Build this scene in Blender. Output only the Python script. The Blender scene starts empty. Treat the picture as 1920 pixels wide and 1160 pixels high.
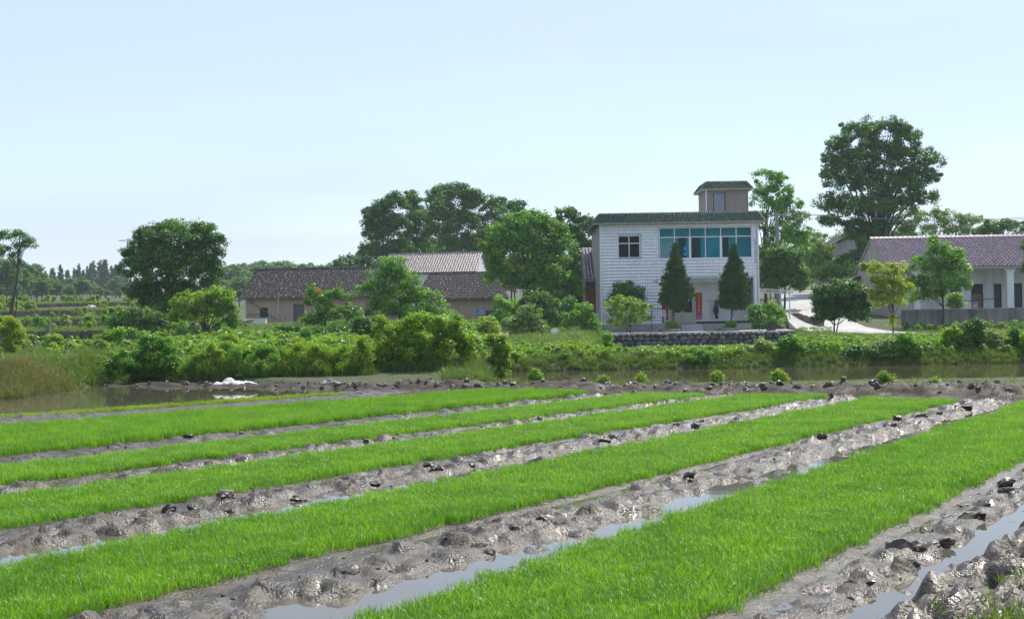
import bpy, math, random
import numpy as np
from mathutils import Vector, Matrix, Euler

R = math.radians
SC = bpy.context.scene
COL = SC.collection
random.seed(7)

# ------------------------------------------------------------------ camera, sky, sun, exposure
EYE = 1.65                       # eye height above the seedling beds
FPX = 2667.0                     # focal length in pixels of a 1920 px wide picture (50 mm)
HORIZON, ROLL = 594.0, R(1.0)
cam_d = bpy.data.cameras.new('camera')
cam_d.sensor_width = 36.0
cam_d.lens = 36.0 * FPX / 1920
cam_d.clip_start, cam_d.clip_end = 0.1, 5000
cam = bpy.data.objects.new('camera', cam_d)
COL.objects.link(cam)
cam.location = (0, 0, EYE)
pitch = math.atan((HORIZON - 580) / FPX)
cam.matrix_world = (Matrix.Translation((0, 0, EYE)) @ Matrix.Rotation(R(90) + pitch, 4, 'X')
                    @ Matrix.Rotation(-ROLL, 4, 'Z'))
SC.camera = cam

SUN_AZ, SUN_EL = R(36), R(55)    # sun ahead and to the right of the camera
world = bpy.data.worlds.new('World')
SC.world = world
world.use_nodes = True
wn, wl = world.node_tree.nodes, world.node_tree.links
wn.clear()
sky = wn.new('ShaderNodeTexSky')
sky.sky_type = 'NISHITA'
sky.sun_disc = False
sky.sun_elevation = SUN_EL
sky.sun_rotation = SUN_AZ
sky.altitude = 50
sky.air_density = 1.0
sky.dust_density = 0.4
sky.ozone_density = 2.0
bg = wn.new('ShaderNodeBackground')
bg.inputs['Strength'].default_value = 0.13
wo = wn.new('ShaderNodeOutputWorld')
wtc = wn.new('ShaderNodeTexCoord')
wmap = wn.new('ShaderNodeMapping'); wmap.inputs['Scale'].default_value = (1.2, 1.2, 9.0)
wns = wn.new('ShaderNodeTexNoise'); wns.inputs['Scale'].default_value = 1.6; wns.inputs['Detail'].default_value = 6
wrp = wn.new('ShaderNodeValToRGB')
wrp.color_ramp.elements[0].position = 0.42; wrp.color_ramp.elements[0].color = (0.58, 0.58, 0.58, 1)
wrp.color_ramp.elements[1].position = 0.8; wrp.color_ramp.elements[1].color = (0.95, 0.95, 0.95, 1)
wmx = wn.new('ShaderNodeMixRGB'); wmx.inputs[2].default_value = (3.75, 4.35, 5.6, 1)
wl.new(wtc.outputs['Generated'], wmap.inputs[0]); wl.new(wmap.outputs[0], wns.inputs['Vector'])
wl.new(wns.outputs['Fac'], wrp.inputs[0]); wl.new(wrp.outputs[0], wmx.inputs[0])
wl.new(sky.outputs[0], wmx.inputs[1]); wl.new(wmx.outputs[0], bg.inputs['Color'])
wl.new(bg.outputs[0], wo.inputs['Surface'])

sun_d = bpy.data.lights.new('sun', 'SUN')
sun_d.energy = 4.2
sun_d.angle = R(0.55)
sun_d.color = (1.0, 0.95, 0.86)
sun = bpy.data.objects.new('sun', sun_d)
COL.objects.link(sun)
sdir = Vector((math.sin(SUN_AZ) * math.cos(SUN_EL), math.cos(SUN_AZ) * math.cos(SUN_EL), math.sin(SUN_EL)))
sun.rotation_euler = sdir.to_track_quat('Z', 'Y').to_euler()
sun.location = (30, 20, 60)

vs = SC.view_settings
vs.view_transform = 'Standard'
vs.look = 'None'
vs.gamma = 1.0
vs.exposure = 0.55
vs.use_curve_mapping = False
SC.render.engine = 'CYCLES'
SC.cycles.max_bounces = 8
SC.cycles.transparent_max_bounces = 12
SC.cycles.volume_bounces = 0
SC.cycles.use_denoising = True

# ------------------------------------------------------------------ placing
def ray(px, py):
    x, y = px - 960.0, py - 580.0
    c, s = math.cos(ROLL), math.sin(ROLL)
    X, Yd = c * x - s * y, s * x + c * y
    return X / FPX, -(Yd - (HORIZON - 580)) / FPX

def at(px, py, Y):
    a, b = ray(px, py)
    return Vector((a * Y, Y, EYE + b * Y))

def gnd(px, py, z=0.0):
    a, b = ray(px, py)
    d = (z - EYE) / b
    return (a * d, d)

def smooth(a, b, x):
    t = np.clip((np.asarray(x, float) - a) / (b - a), 0, 1)
    return t * t * (3 - 2 * t)

_rg = np.random.default_rng(5)
_LAT = _rg.random((256, 256))
def vnoise(x, y):
    x = np.asarray(x, float); y = np.asarray(y, float)
    xi, yi = np.floor(x).astype(int), np.floor(y).astype(int)
    fx, fy = x - xi, y - yi
    fx = fx * fx * (3 - 2 * fx); fy = fy * fy * (3 - 2 * fy)
    g = lambda i, j: _LAT[i & 255, j & 255]
    return (g(xi, yi) * (1 - fx) * (1 - fy) + g(xi + 1, yi) * fx * (1 - fy)
            + g(xi, yi + 1) * (1 - fx) * fy + g(xi + 1, yi + 1) * fx * fy)
def fbm(x, y, o=4):
    s, a, t = 0, 0.5, 0
    for k in range(o):
        s = s + a * vnoise(x * 2 ** k + 17.3 * k, y * 2 ** k + 9.1 * k); t += a; a *= 0.5
    return s / t

# ------------------------------------------------------------------ objects
def tag(o, label=None, cat=None, group=None, kind=None):
    if label: o['label'] = label
    if cat: o['category'] = cat
    if group: o['group'] = group
    if kind: o['kind'] = kind
    return o

def empty(name, loc=(0, 0, 0), rz=0.0, label=None, cat=None, group=None):
    o = bpy.data.objects.new(name, None)
    COL.objects.link(o)
    o.location = loc
    o.rotation_euler = (0, 0, rz)
    o.empty_display_size = 0.2
    return tag(o, label, cat, group)

def link(name, me, m=None, parent=None, loc=None, rz=None):
    o = bpy.data.objects.new(name, me)
    COL.objects.link(o)
    if m is not None and len(me.materials) == 0: me.materials.append(m)
    if parent: o.parent = parent
    if loc is not None: o.location = loc
    if rz is not None: o.rotation_euler = (0, 0, rz)
    return o

def mesh_np(name, V, F, m=None, smooth_=False):
    V = np.asarray(V, np.float32); F = np.asarray(F, np.int32)
    me = bpy.data.meshes.new(name)
    n, k = F.shape
    me.vertices.add(len(V)); me.vertices.foreach_set('co', V.ravel())
    me.loops.add(n * k); me.loops.foreach_set('vertex_index', F.ravel())
    me.polygons.add(n)
    me.polygons.foreach_set('loop_start', np.arange(0, n * k, k, dtype=np.int32))
    me.polygons.foreach_set('loop_total', np.full(n, k, np.int32))
    if smooth_: me.polygons.foreach_set('use_smooth', np.ones(n, bool))
    me.update(calc_edges=True)
    if m is not None: me.materials.append(m)
    return me

class MB:
    """collects polygons for ONE mesh"""
    def __init__(s): s.v, s.f = [], []
    def poly(s, pts):
        i = len(s.v); s.v += [tuple(p) for p in pts]; s.f.append(tuple(range(i, i + len(pts)))); return s
    def box(s, x0, x1, y0, y1, z0, z1):
        i = len(s.v)
        s.v += [(x0, y0, z0), (x1, y0, z0), (x1, y1, z0), (x0, y1, z0), (x0, y0, z1), (x1, y0, z1), (x1, y1, z1), (x0, y1, z1)]
        s.f += [tuple(i + k for k in q) for q in ((0, 3, 2, 1), (4, 5, 6, 7), (0, 1, 5, 4), (1, 2, 6, 5), (2, 3, 7, 6), (3, 0, 4, 7))]
        return s
    def hull(s, bot, top):
        """prism between two polygons with the same number of corners"""
        n = len(bot); i = len(s.v)
        s.v += [tuple(p) for p in bot] + [tuple(p) for p in top]
        s.f.append(tuple(i + k for k in reversed(range(n)))); s.f.append(tuple(i + n + k for k in range(n)))
        for k in range(n):
            s.f.append((i + k, i + (k + 1) % n, i + n + (k + 1) % n, i + n + k))
        return s
    def tube(s, pts, rad, n=6, cap=True):
        pts = [Vector(p) for p in pts]
        if not hasattr(rad, '__len__'): rad = [rad] * len(pts)
        i = len(s.v)
        for k, p in enumerate(pts):
            d = (pts[min(k + 1, len(pts) - 1)] - pts[max(k - 1, 0)]).normalized()
            a = d.cross(Vector((0.31, 0.95, 0.03)) if abs(d.z) > 0.7 else Vector((0, 0, 1))).normalized()
            b = d.cross(a)
            for j in range(n):
                t = 2 * math.pi * j / n
                s.v.append(tuple(p + (a * math.cos(t) + b * math.sin(t)) * rad[k]))
        for k in range(len(pts) - 1):
            for j in range(n):
                s.f.append((i + k * n + j, i + k * n + (j + 1) % n, i + (k + 1) * n + (j + 1) % n, i + (k + 1) * n + j))
        if cap:
            s.f.append(tuple(i + j for j in reversed(range(n))))
            e = i + (len(pts) - 1) * n
            s.f.append(tuple(e + j for j in range(n)))
        return s
    def lathe(s, prof, n=16, c=(0, 0, 0)):
        i = len(s.v)
        for r, z in prof:
            for j in range(n):
                t = 2 * math.pi * j / n
                s.v.append((c[0] + r * math.cos(t), c[1] + r * math.sin(t), c[2] + z))
        for k in range(len(prof) - 1):
            for j in range(n):
                s.f.append((i + k * n + j, i + k * n + (j + 1) % n, i + (k + 1) * n + (j + 1) % n, i + (k + 1) * n + j))
        return s
    def mesh(s, name, m=None, sm=False):
        me = bpy.data.meshes.new(name)
        me.from_pydata(s.v, [], s.f)
        if sm:
            for p in me.polygons: p.use_smooth = True
        me.update()
        if m is not None: me.materials.append(m)
        return me
    def build(s, name, m, parent=None, loc=None, rz=None, sm=False):
        return link(name, s.mesh(name, m, sm), None, parent, loc, rz)

def bx(name, m, parent, *b): return MB().box(*b).build(name, m, parent)

# ------------------------------------------------------------------ materials
def nt(name):
    m = bpy.data.materials.new(name); m.use_nodes = True
    n = m.node_tree.nodes; n.clear()
    return m, n, m.node_tree.links

def ramp(n, stops):
    r = n.new('ShaderNodeValToRGB'); e = r.color_ramp.elements
    while len(e) < len(stops): e.new(0.5)
    for k, (p, c) in enumerate(stops):
        e[k].position = p; e[k].color = (*c, 1)
    return r

def plain(name, c, rough=0.7, var=0.25, scale=3.0, bump=0.0, bscale=30.0, spec=0.4, metal=0.0, streak=False, c2=None, coat=0.0):
    """paint, plaster, stone ...: one colour with soft patches of wear"""
    m, n, l = nt(name)
    o = n.new('ShaderNodeOutputMaterial'); p = n.new('ShaderNodeBsdfPrincipled')
    l.new(p.outputs[0], o.inputs[0])
    tc = n.new('ShaderNodeTexCoord'); mp = n.new('ShaderNodeMapping')
    if streak: mp.inputs['Scale'].default_value = (1, 1, 0.16)
    l.new(tc.outputs['Object'], mp.inputs[0])
    ns = n.new('ShaderNodeTexNoise'); ns.inputs['Scale'].default_value = scale; ns.inputs['Detail'].default_value = 7; ns.inputs['Roughness'].default_value = 0.65
    l.new(mp.outputs[0], ns.inputs['Vector'])
    lo = tuple(x * (1 - var) for x in c) if c2 is None else c2
    hi = tuple(min(1, x * (1 + var * 0.5)) for x in c)
    r = ramp(n, [(0.32, lo), (0.56, c), (0.75, hi)])
    l.new(ns.outputs['Fac'], r.inputs[0]); l.new(r.outputs[0], p.inputs['Base Color'])
    p.inputs['Roughness'].default_value = rough; p.inputs['Metallic'].default_value = metal
    p.inputs['Specular IOR Level'].default_value = spec
    if coat: p.inputs['Coat Weight'].default_value = coat
    if bump:
        b = n.new('ShaderNodeBump'); b.inputs['Strength'].default_value = bump; b.inputs['Distance'].default_value = 0.02
        n2 = n.new('ShaderNodeTexNoise'); n2.inputs['Scale'].default_value = bscale; n2.inputs['Detail'].default_value = 5
        l.new(tc.outputs['Object'], n2.inputs['Vector']); l.new(n2.outputs['Fac'], b.inputs['Height']); l.new(b.outputs[0], p.inputs['Normal'])
    return m

def islands(name, cols, rough=0.6, spec=0.4, noise=0.25, nscale=6.0):
    """a colour per separate piece of the mesh (tiles, bricks, stones)"""
    m, n, l = nt(name)
    o = n.new('ShaderNodeOutputMaterial'); p = n.new('ShaderNodeBsdfPrincipled'); l.new(p.outputs[0], o.inputs[0])
    g = n.new('ShaderNodeNewGeometry'); oi = n.new('ShaderNodeObjectInfo')
    ad = n.new('ShaderNodeMath'); ad.operation = 'ADD'; l.new(g.outputs['Random Per Island'], ad.inputs[0]); l.new(oi.outputs['Random'], ad.inputs[1])
    fr = n.new('ShaderNodeMath'); fr.operation = 'FRACT'; l.new(ad.outputs[0], fr.inputs[0])
    r = ramp(n, [(k / max(1, len(cols) - 1), c) for k, c in enumerate(cols)])
    l.new(fr.outputs[0], r.inputs[0])
    tc = n.new('ShaderNodeTexCoord'); ns = n.new('ShaderNodeTexNoise'); ns.inputs['Scale'].default_value = nscale; ns.inputs['Detail'].default_value = 6
    l.new(tc.outputs['Object'], ns.inputs['Vector'])
    r2 = ramp(n, [(0.3, (1 - noise,) * 3), (0.7, (1 + noise * 0.4,) * 3)]); l.new(ns.outputs['Fac'], r2.inputs[0])
    mx = n.new('ShaderNodeMixRGB'); mx.blend_type = 'MULTIPLY'; mx.inputs[0].default_value = 1
    l.new(r.outputs[0], mx.inputs[1]); l.new(r2.outputs[0], mx.inputs[2]); l.new(mx.outputs[0], p.inputs['Base Color'])
    p.inputs['Roughness'].default_value = rough; p.inputs['Specular IOR Level'].default_value = spec
    return m

def leaf(name, cols, trans=0.45, rough=0.45, warm=(1.25, 1.15, 0.5), spec=0.35, pscale=0.9):
    if name.startswith('leaf_'): cols = [(c[0] * 3.05, c[1] * 3.0, c[2] * 1.6) for c in cols]
    m, n, l = nt(name)
    o = n.new('ShaderNodeOutputMaterial'); p = n.new('ShaderNodeBsdfPrincipled')
    t = n.new('ShaderNodeBsdfTranslucent'); mx = n.new('ShaderNodeMixShader'); mx.inputs[0].default_value = trans
    g = n.new('ShaderNodeNewGeometry'); oi = n.new('ShaderNodeObjectInfo')
    a = n.new('ShaderNodeMath'); a.operation = 'MULTIPLY_ADD'; a.inputs[1].default_value = 0.75
    b = n.new('ShaderNodeMath'); b.operation = 'MULTIPLY'; b.inputs[1].default_value = 0.25
    l.new(oi.outputs['Random'], b.inputs[0]); l.new(g.outputs['Random Per Island'], a.inputs[0]); l.new(b.outputs[0], a.inputs[2])
    r = ramp(n, [(k / max(1, len(cols) - 1), c) for k, c in enumerate(cols)]); l.new(a.outputs[0], r.inputs[0])
    pn = n.new('ShaderNodeTexNoise'); pn.inputs['Scale'].default_value = pscale; pn.inputs['Detail'].default_value = 3; l.new(g.outputs['Position'], pn.inputs['Vector'])
    pr = ramp(n, [(0.32, (0.74, 0.80, 0.85)), (0.52, (1, 1, 1)), (0.70, (1.22, 1.10, 0.9))]); l.new(pn.outputs['Fac'], pr.inputs[0])
    pm_ = n.new('ShaderNodeMixRGB'); pm_.blend_type = 'MULTIPLY'; pm_.inputs[0].default_value = 1; l.new(r.outputs[0], pm_.inputs[1]); l.new(pr.outputs[0], pm_.inputs[2]); r = pm_
    w = n.new('ShaderNodeMixRGB'); w.blend_type = 'MULTIPLY'; w.inputs[0].default_value = 1; w.inputs[2].default_value = (*[min(x, 4) for x in warm], 1)
    l.new(r.outputs[0], w.inputs[1]); l.new(r.outputs[0], p.inputs['Base Color']); l.new(w.outputs[0], t.inputs['Color'])
    p.inputs['Roughness'].default_value = rough; p.inputs['Specular IOR Level'].default_value = spec
    l.new(p.outputs[0], mx.inputs[1]); l.new(t.outputs[0], mx.inputs[2]); l.new(mx.outputs[0], o.inputs[0])
    return m

def wet(name, cols, rough=(0.12, 0.5), scale=4.0, bump=0.6, bscale=28.0):
    """wet mud"""
    m, n, l = nt(name)
    o = n.new('ShaderNodeOutputMaterial'); p = n.new('ShaderNodeBsdfPrincipled'); l.new(p.outputs[0], o.inputs[0])
    tc = n.new('ShaderNodeTexCoord')
    ns = n.new('ShaderNodeTexNoise'); ns.inputs['Scale'].default_value = scale; ns.inputs['Detail'].default_value = 9; ns.inputs['Roughness'].default_value = 0.65
    l.new(tc.outputs['Object'], ns.inputs['Vector'])
    r = ramp(n, [(0.3, cols[0]), (0.5, cols[1]), (0.7, cols[2])]); l.new(ns.outputs['Fac'], r.inputs[0]); l.new(r.outputs[0], p.inputs['Base Color'])
    n3 = n.new('ShaderNodeTexNoise'); n3.inputs['Scale'].default_value = scale * 0.6; n3.inputs['Detail'].default_value = 5
    l.new(tc.outputs['Object'], n3.inputs['Vector'])
    mr = n.new('ShaderNodeMapRange'); mr.inputs[1].default_value = 0.35; mr.inputs[2].default_value = 0.65
    mr.inputs[3].default_value = rough[0]; mr.inputs[4].default_value = rough[1]
    l.new(n3.outputs['Fac'], mr.inputs[0]); l.new(mr.outputs[0], p.inputs['Roughness'])
    p.inputs['Specular IOR Level'].default_value = 0.5
    b = n.new('ShaderNodeBump'); b.inputs['Strength'].default_value = bump; b.inputs['Distance'].default_value = 0.02
    n2 = n.new('ShaderNodeTexNoise'); n2.inputs['Scale'].default_value = bscale; n2.inputs['Detail'].default_value = 6
    l.new(tc.outputs['Object'], n2.inputs['Vector']); l.new(n2.outputs['Fac'], b.inputs['Height']); l.new(b.outputs[0], p.inputs['Normal'])
    return m

def water(name, c, rip=0.05, scale=2.5, rough=0.02):
    m, n, l = nt(name)
    o = n.new('ShaderNodeOutputMaterial'); p = n.new('ShaderNodeBsdfPrincipled'); l.new(p.outputs[0], o.inputs[0])
    tc = n.new('ShaderNodeTexCoord'); mp = n.new('ShaderNodeMapping'); mp.inputs['Scale'].default_value = (0.6, 1.6, 1)
    l.new(tc.outputs['Object'], mp.inputs[0])
    ns = n.new('ShaderNodeTexNoise'); ns.inputs['Scale'].default_value = scale; ns.inputs['Detail'].default_value = 4
    l.new(mp.outputs[0], ns.inputs['Vector'])
    b = n.new('ShaderNodeBump'); b.inputs['Strength'].default_value = rip; b.inputs['Distance'].default_value = 0.05
    l.new(ns.outputs['Fac'], b.inputs['Height']); l.new(b.outputs[0], p.inputs['Normal'])
    p.inputs['Base Color'].default_value = (*c, 1); p.inputs['Roughness'].default_value = rough; p.inputs['IOR'].default_value = 1.33
    return m

def glass(name, tint, gloss=0.12, rough=0.02):
    m, n, l = nt(name)
    o = n.new('ShaderNodeOutputMaterial'); t = n.new('ShaderNodeBsdfTransparent'); t.inputs[0].default_value = (*tint, 1)
    g = n.new('ShaderNodeBsdfGlossy'); g.inputs['Roughness'].default_value = rough; g.inputs['Color'].default_value = (0.9, 0.95, 1, 1)
    f = n.new('ShaderNodeFresnel'); f.inputs[0].default_value = 1.5
    ad = n.new('ShaderNodeMath'); ad.operation = 'MULTIPLY'; ad.inputs[1].default_value = gloss * 10; l.new(f.outputs[0], ad.inputs[0])
    mx = n.new('ShaderNodeMixShader'); l.new(ad.outputs[0], mx.inputs[0]); l.new(t.outputs[0], mx.inputs[1]); l.new(g.outputs[0], mx.inputs[2])
    l.new(mx.outputs[0], o.inputs[0])
    return m

def ground_mat(name):
    m, n, l = nt(name)
    o = n.new('ShaderNodeOutputMaterial'); p = n.new('ShaderNodeBsdfPrincipled'); l.new(p.outputs[0], o.inputs[0])
    tc = n.new('ShaderNodeTexCoord'); ns = n.new('ShaderNodeTexNoise'); ns.inputs['Scale'].default_value = 0.5; ns.inputs['Detail'].default_value = 10; ns.inputs['Roughness'].default_value = 0.7
    l.new(tc.outputs['Object'], ns.inputs['Vector'])
    r = ramp(n, [(0.3, (0.085, 0.07, 0.045)), (0.46, (0.06, 0.068, 0.028)), (0.6, (0.042, 0.07, 0.017)), (0.75, (0.08, 0.085, 0.04))])
    l.new(ns.outputs['Fac'], r.inputs[0]); l.new(r.outputs[0], p.inputs['Base Color']); p.inputs['Roughness'].default_value = 0.95
    b = n.new('ShaderNodeBump'); b.inputs['Strength'].default_value = 0.8; b.inputs['Distance'].default_value = 0.1
    n2 = n.new('ShaderNodeTexNoise'); n2.inputs['Scale'].default_value = 6; n2.inputs['Detail'].default_value = 6
    l.new(tc.outputs['Object'], n2.inputs['Vector']); l.new(n2.outputs['Fac'], b.inputs['Height']); l.new(b.outputs[0], p.inputs['Normal'])
    return m

M = {}
M['ground'] = ground_mat('grassy_earth')
M['mud'] = wet('wet_mud', [(0.018, 0.013, 0.008), (0.050, 0.038, 0.024), (0.105, 0.080, 0.050)], (0.22, 0.62), 6.0, 0.8, 45)
M['clod'] = wet('clod_mud', [(0.03, 0.025, 0.018), (0.065, 0.053, 0.038), (0.11, 0.09, 0.066)], (0.3, 0.65), 3.0, 0.12, 8)
M['bund'] = wet('bund_mud', [(0.022, 0.017, 0.012), (0.05, 0.04, 0.029), (0.10, 0.082, 0.06)], (0.5, 0.9), 4.0, 0.9, 25)
M['bund'].node_tree.nodes['Principled BSDF'].inputs['Specular IOR Level'].default_value = 0.2
M['puddle'] = water('puddle_water', (0.10, 0.088, 0.065), 0.012, 3.0, 0.03)
M['canal'] = water('canal_water', (0.075, 0.060, 0.038), 0.025, 2.2, 0.06)
M['canal'].node_tree.nodes['Principled BSDF'].inputs['Specular IOR Level'].default_value = 0.5
M['rice'] = leaf('rice_blade', [(0.085, 0.225, 0.018), (0.155, 0.345, 0.025), (0.215, 0.43, 0.038), (0.31, 0.50, 0.065)], 0.5, 0.38, (1.2, 1.2, 0.5), 0.4, 1.5)
M['rice_pale'] = leaf('rice_blade_pale', [(0.19, 0.32, 0.03), (0.26, 0.40, 0.04), (0.32, 0.44, 0.06)], 0.5, 0.4, (1.2, 1.15, 0.5))
M['grass'] = leaf('bank_grass_blade', [(0.07, 0.14, 0.025), (0.11, 0.21, 0.035), (0.17, 0.27, 0.05), (0.25, 0.27, 0.10)], 0.42)
M['dry'] = leaf('dry_grass_blade', [(0.17, 0.15, 0.07), (0.22, 0.20, 0.10), (0.15, 0.20, 0.06), (0.10, 0.19, 0.035)], 0.35)
M['leaf_dark'] = leaf('leaf_dark', [(0.018, 0.050, 0.014), (0.030, 0.078, 0.020), (0.045, 0.105, 0.026)], 0.32)
M['leaf_mid'] = leaf('leaf_mid', [(0.030, 0.078, 0.016), (0.052, 0.125, 0.024), (0.080, 0.165, 0.034)], 0.40)
M['leaf_light'] = leaf('leaf_light', [(0.045, 0.09, 0.016), (0.075, 0.135, 0.022), (0.11, 0.175, 0.032)], 0.45)
M['leaf_yellow'] = leaf('leaf_yellow', [(0.055, 0.10, 0.02), (0.085, 0.14, 0.026), (0.12, 0.17, 0.035), (0.16, 0.15, 0.04)], 0.45)
M['leaf_grey'] = leaf('leaf_grey', [(0.045, 0.085, 0.040), (0.075, 0.125, 0.060), (0.11, 0.165, 0.085)], 0.35)
M['leaf_cypress'] = leaf('leaf_cypress', [(0.008, 0.024, 0.010), (0.013, 0.036, 0.013), (0.021, 0.050, 0.016)], 0.15, 0.6)
M['leaf_far'] = leaf('leaf_far', [(0.022, 0.060, 0.022), (0.035, 0.085, 0.030), (0.055, 0.115, 0.036)], 0.35)
M['leaf_fir'] = leaf('leaf_fir', [(0.014, 0.036, 0.020), (0.022, 0.052, 0.026), (0.040, 0.070, 0.030)], 0.2, 0.6)
M['blossom'] = leaf('blossom', [(0.55, 0.50, 0.36), (0.65, 0.55, 0.45), (0.60, 0.62, 0.40)], 0.4)
M['red_leaf'] = leaf('red_leaf', [(0.55, 0.05, 0.02), (0.70, 0.10, 0.03)], 0.4)
M['bark'] = plain('bark', (0.085, 0.07, 0.055), 0.9, 0.4, 6, 0.6, 40)
M['bark_pale'] = plain('bark_pale', (0.15, 0.13, 0.105), 0.9, 0.35, 6, 0.5, 40)
M['plaster'] = plain('white_plaster', (0.74, 0.74, 0.74), 0.8, 0.12, 1.4, streak=True)
M['plaster_old'] = plain('stained_white_plaster', (0.74, 0.74, 0.72), 0.85, 0.22, 1.1, streak=True, c2=(0.50, 0.50, 0.49))
M['beige'] = plain('beige_render', (0.40, 0.35, 0.30), 0.9, 0.22, 1.2, 0.2, 20, streak=True)
M['clay'] = plain('mud_brick_render', (0.42, 0.315, 0.24), 0.95, 0.20, 0.9, 0.4, 14, streak=True)
M['cement'] = plain('cement', (0.36, 0.355, 0.345), 0.9, 0.22, 1.6, 0.2, 20)
M['cement_dark'] = plain('stained_cement', (0.26, 0.25, 0.24), 0.92, 0.55, 1.3, 0.3, 16, streak=True, c2=(0.07, 0.07, 0.065))
M['concrete'] = plain('pale_concrete', (0.42, 0.41, 0.395), 0.85, 0.25, 0.9, 0.1, 20)
M['tower'] = plain('brown_grey_render', (0.255, 0.215, 0.19), 0.9, 0.18, 1.5, streak=True)
M['tile_white'] = islands('white_wall_tile', [(0.80, 0.82, 0.86), (0.85, 0.87, 0.90), (0.89, 0.90, 0.92)], 0.18, 0.5, 0.07, 0.8)
M['grout'] = plain('tile_grout', (0.50, 0.54, 0.60), 0.95, 0.3, 3)
M['tile_green'] = islands('green_glazed_tile', [(0.010, 0.055, 0.035), (0.018, 0.085, 0.055), (0.02, 0.07, 0.05), (0.03, 0.045, 0.035)], 0.5, 0.25, 0.3, 3)
M['tile_purple'] = islands('purple_glazed_tile', [(0.13, 0.095, 0.125), (0.165, 0.12, 0.155), (0.20, 0.145, 0.18)], 0.32, 0.6, 0.2, 0.8)
M['tile_pink'] = islands('faded_pink_tile', [(0.125, 0.105, 0.108), (0.145, 0.12, 0.125), (0.165, 0.14, 0.145)], 0.45, 0.4, 0.2, 1)
M['tile_grey'] = islands('weathered_grey_tile', [(0.010, 0.010, 0.011), (0.015, 0.014, 0.014), (0.022, 0.020, 0.020), (0.028, 0.026, 0.026), (0.015, 0.014, 0.014), (0.018, 0.017, 0.017), (0.024, 0.022, 0.022), (0.075, 0.068, 0.064)], 0.75, 0.25, 0.35, 2)
M['brick'] = islands('red_brick', [(0.19, 0.075, 0.045), (0.26, 0.105, 0.065), (0.31, 0.14, 0.09)], 0.9, 0.3, 0.25, 3)
M['mortar'] = plain('mortar', (0.22, 0.19, 0.165), 0.95, 0.3, 4)
M['stone'] = islands('field_stone', [(0.10, 0.105, 0.11), (0.15, 0.155, 0.16), (0.21, 0.21, 0.205), (0.17, 0.155, 0.13), (0.27, 0.265, 0.255)], 0.9, 0.3, 0.4, 5)
M['stone_gap'] = plain('wall_core', (0.055, 0.05, 0.045), 0.95, 0.4, 4)
M['frame'] = plain('white_window_frame', (0.78, 0.79, 0.80), 0.4, 0.05, 3)
M['frame_dark'] = plain('dark_wood', (0.055, 0.045, 0.04), 0.7, 0.3, 4)
M['glass_cyan'] = glass('cyan_tinted_glass', (0.11, 0.80, 0.86), 0.03)
M['glass_dark'] = glass('dark_tinted_glass', (0.04, 0.14, 0.20), 0.03)
M['glass_grey'] = glass('grey_glass', (0.35, 0.42, 0.45), 0.05)
M['room'] = plain('room_wall', (0.82, 0.85, 0.85), 0.9, 0.06, 2)
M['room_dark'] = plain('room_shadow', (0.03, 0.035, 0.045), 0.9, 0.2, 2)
M['door_cream'] = plain('cream_door_metal', (0.52, 0.49, 0.40), 0.45, 0.1, 3)
M['door_blue'] = plain('blue_grey_metal', (0.20, 0.24, 0.30), 0.5, 0.15, 3)
M['door_brown'] = plain('brown_door', (0.20, 0.125, 0.05), 0.6, 0.2, 4)
M['door_dark'] = plain('dark_door', (0.045, 0.05, 0.06), 0.6, 0.2, 4)
M['red'] = plain('red_paper', (0.52, 0.02, 0.035), 0.6, 0.1, 4)
M['gold'] = plain('gold_print', (0.80, 0.52, 0.10), 0.5, 0.08, 4)
M['green_print'] = plain('green_print', (0.06, 0.36, 0.20), 0.6, 0.1, 4)
M['pink'] = plain('pink_print', (0.55, 0.16, 0.42), 0.6, 0.15, 6)
M['paper'] = plain('white_paper', (0.78, 0.77, 0.74), 0.7, 0.05, 5)
M['blue_sign'] = plain('blue_enamel', (0.04, 0.20, 0.55), 0.45, 0.1, 5)
M['navy'] = plain('navy_cloth', (0.025, 0.035, 0.085), 0.85, 0.25, 6)
M['metal_white'] = plain('white_painted_metal', (0.66, 0.72, 0.71), 0.45, 0.12, 3)
M['pipe'] = plain('white_plastic_pipe', (0.74, 0.73, 0.70), 0.5, 0.1, 3)
M['pole'] = plain('concrete_pole', (0.26, 0.255, 0.25), 0.9, 0.2, 2)
M['steel'] = plain('galvanised_steel', (0.30, 0.31, 0.33), 0.5, 0.15, 3, metal=0.5)
M['wire'] = plain('black_cable', (0.05, 0.05, 0.055), 0.6, 0.1, 3)
M['log'] = islands('cut_log', [(0.10, 0.07, 0.05), (0.15, 0.105, 0.075), (0.20, 0.15, 0.11)], 0.9, 0.2, 0.3, 6)
M['rubber'] = plain('rubber', (0.03, 0.03, 0.032), 0.8, 0.2, 6)
M['dish'] = plain('dish_paint', (0.72, 0.74, 0.76), 0.4, 0.06, 3)
M['sack'] = plain('white_woven_sack', (0.72, 0.70, 0.64), 0.8, 0.18, 5, 0.6, 60)
M['tarp'] = plain('grey_tarp', (0.16, 0.165, 0.165), 0.6, 0.25, 5, 0.5, 30)
M['straw'] = plain('straw_heap', (0.42, 0.35, 0.27), 0.95, 0.3, 4, 0.9, 40)
M['wood_pale'] = plain('weathered_board', (0.42, 0.39, 0.35), 0.85, 0.3, 4)
M['wood'] = plain('old_board', (0.17, 0.14, 0.115), 0.9, 0.3, 4)
M['earth'] = plain('bare_earth', (0.20, 0.16, 0.115), 0.95, 0.35, 1.5, 0.8, 12)
M['terrace'] = plain('terrace_earth', (0.13, 0.105, 0.07), 0.95, 0.45, 1.2, 0.9, 8, c2=(0.05, 0.06, 0.025))
M['pot'] = plain('dark_pot', (0.09, 0.085, 0.08), 0.8, 0.3, 5)
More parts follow.
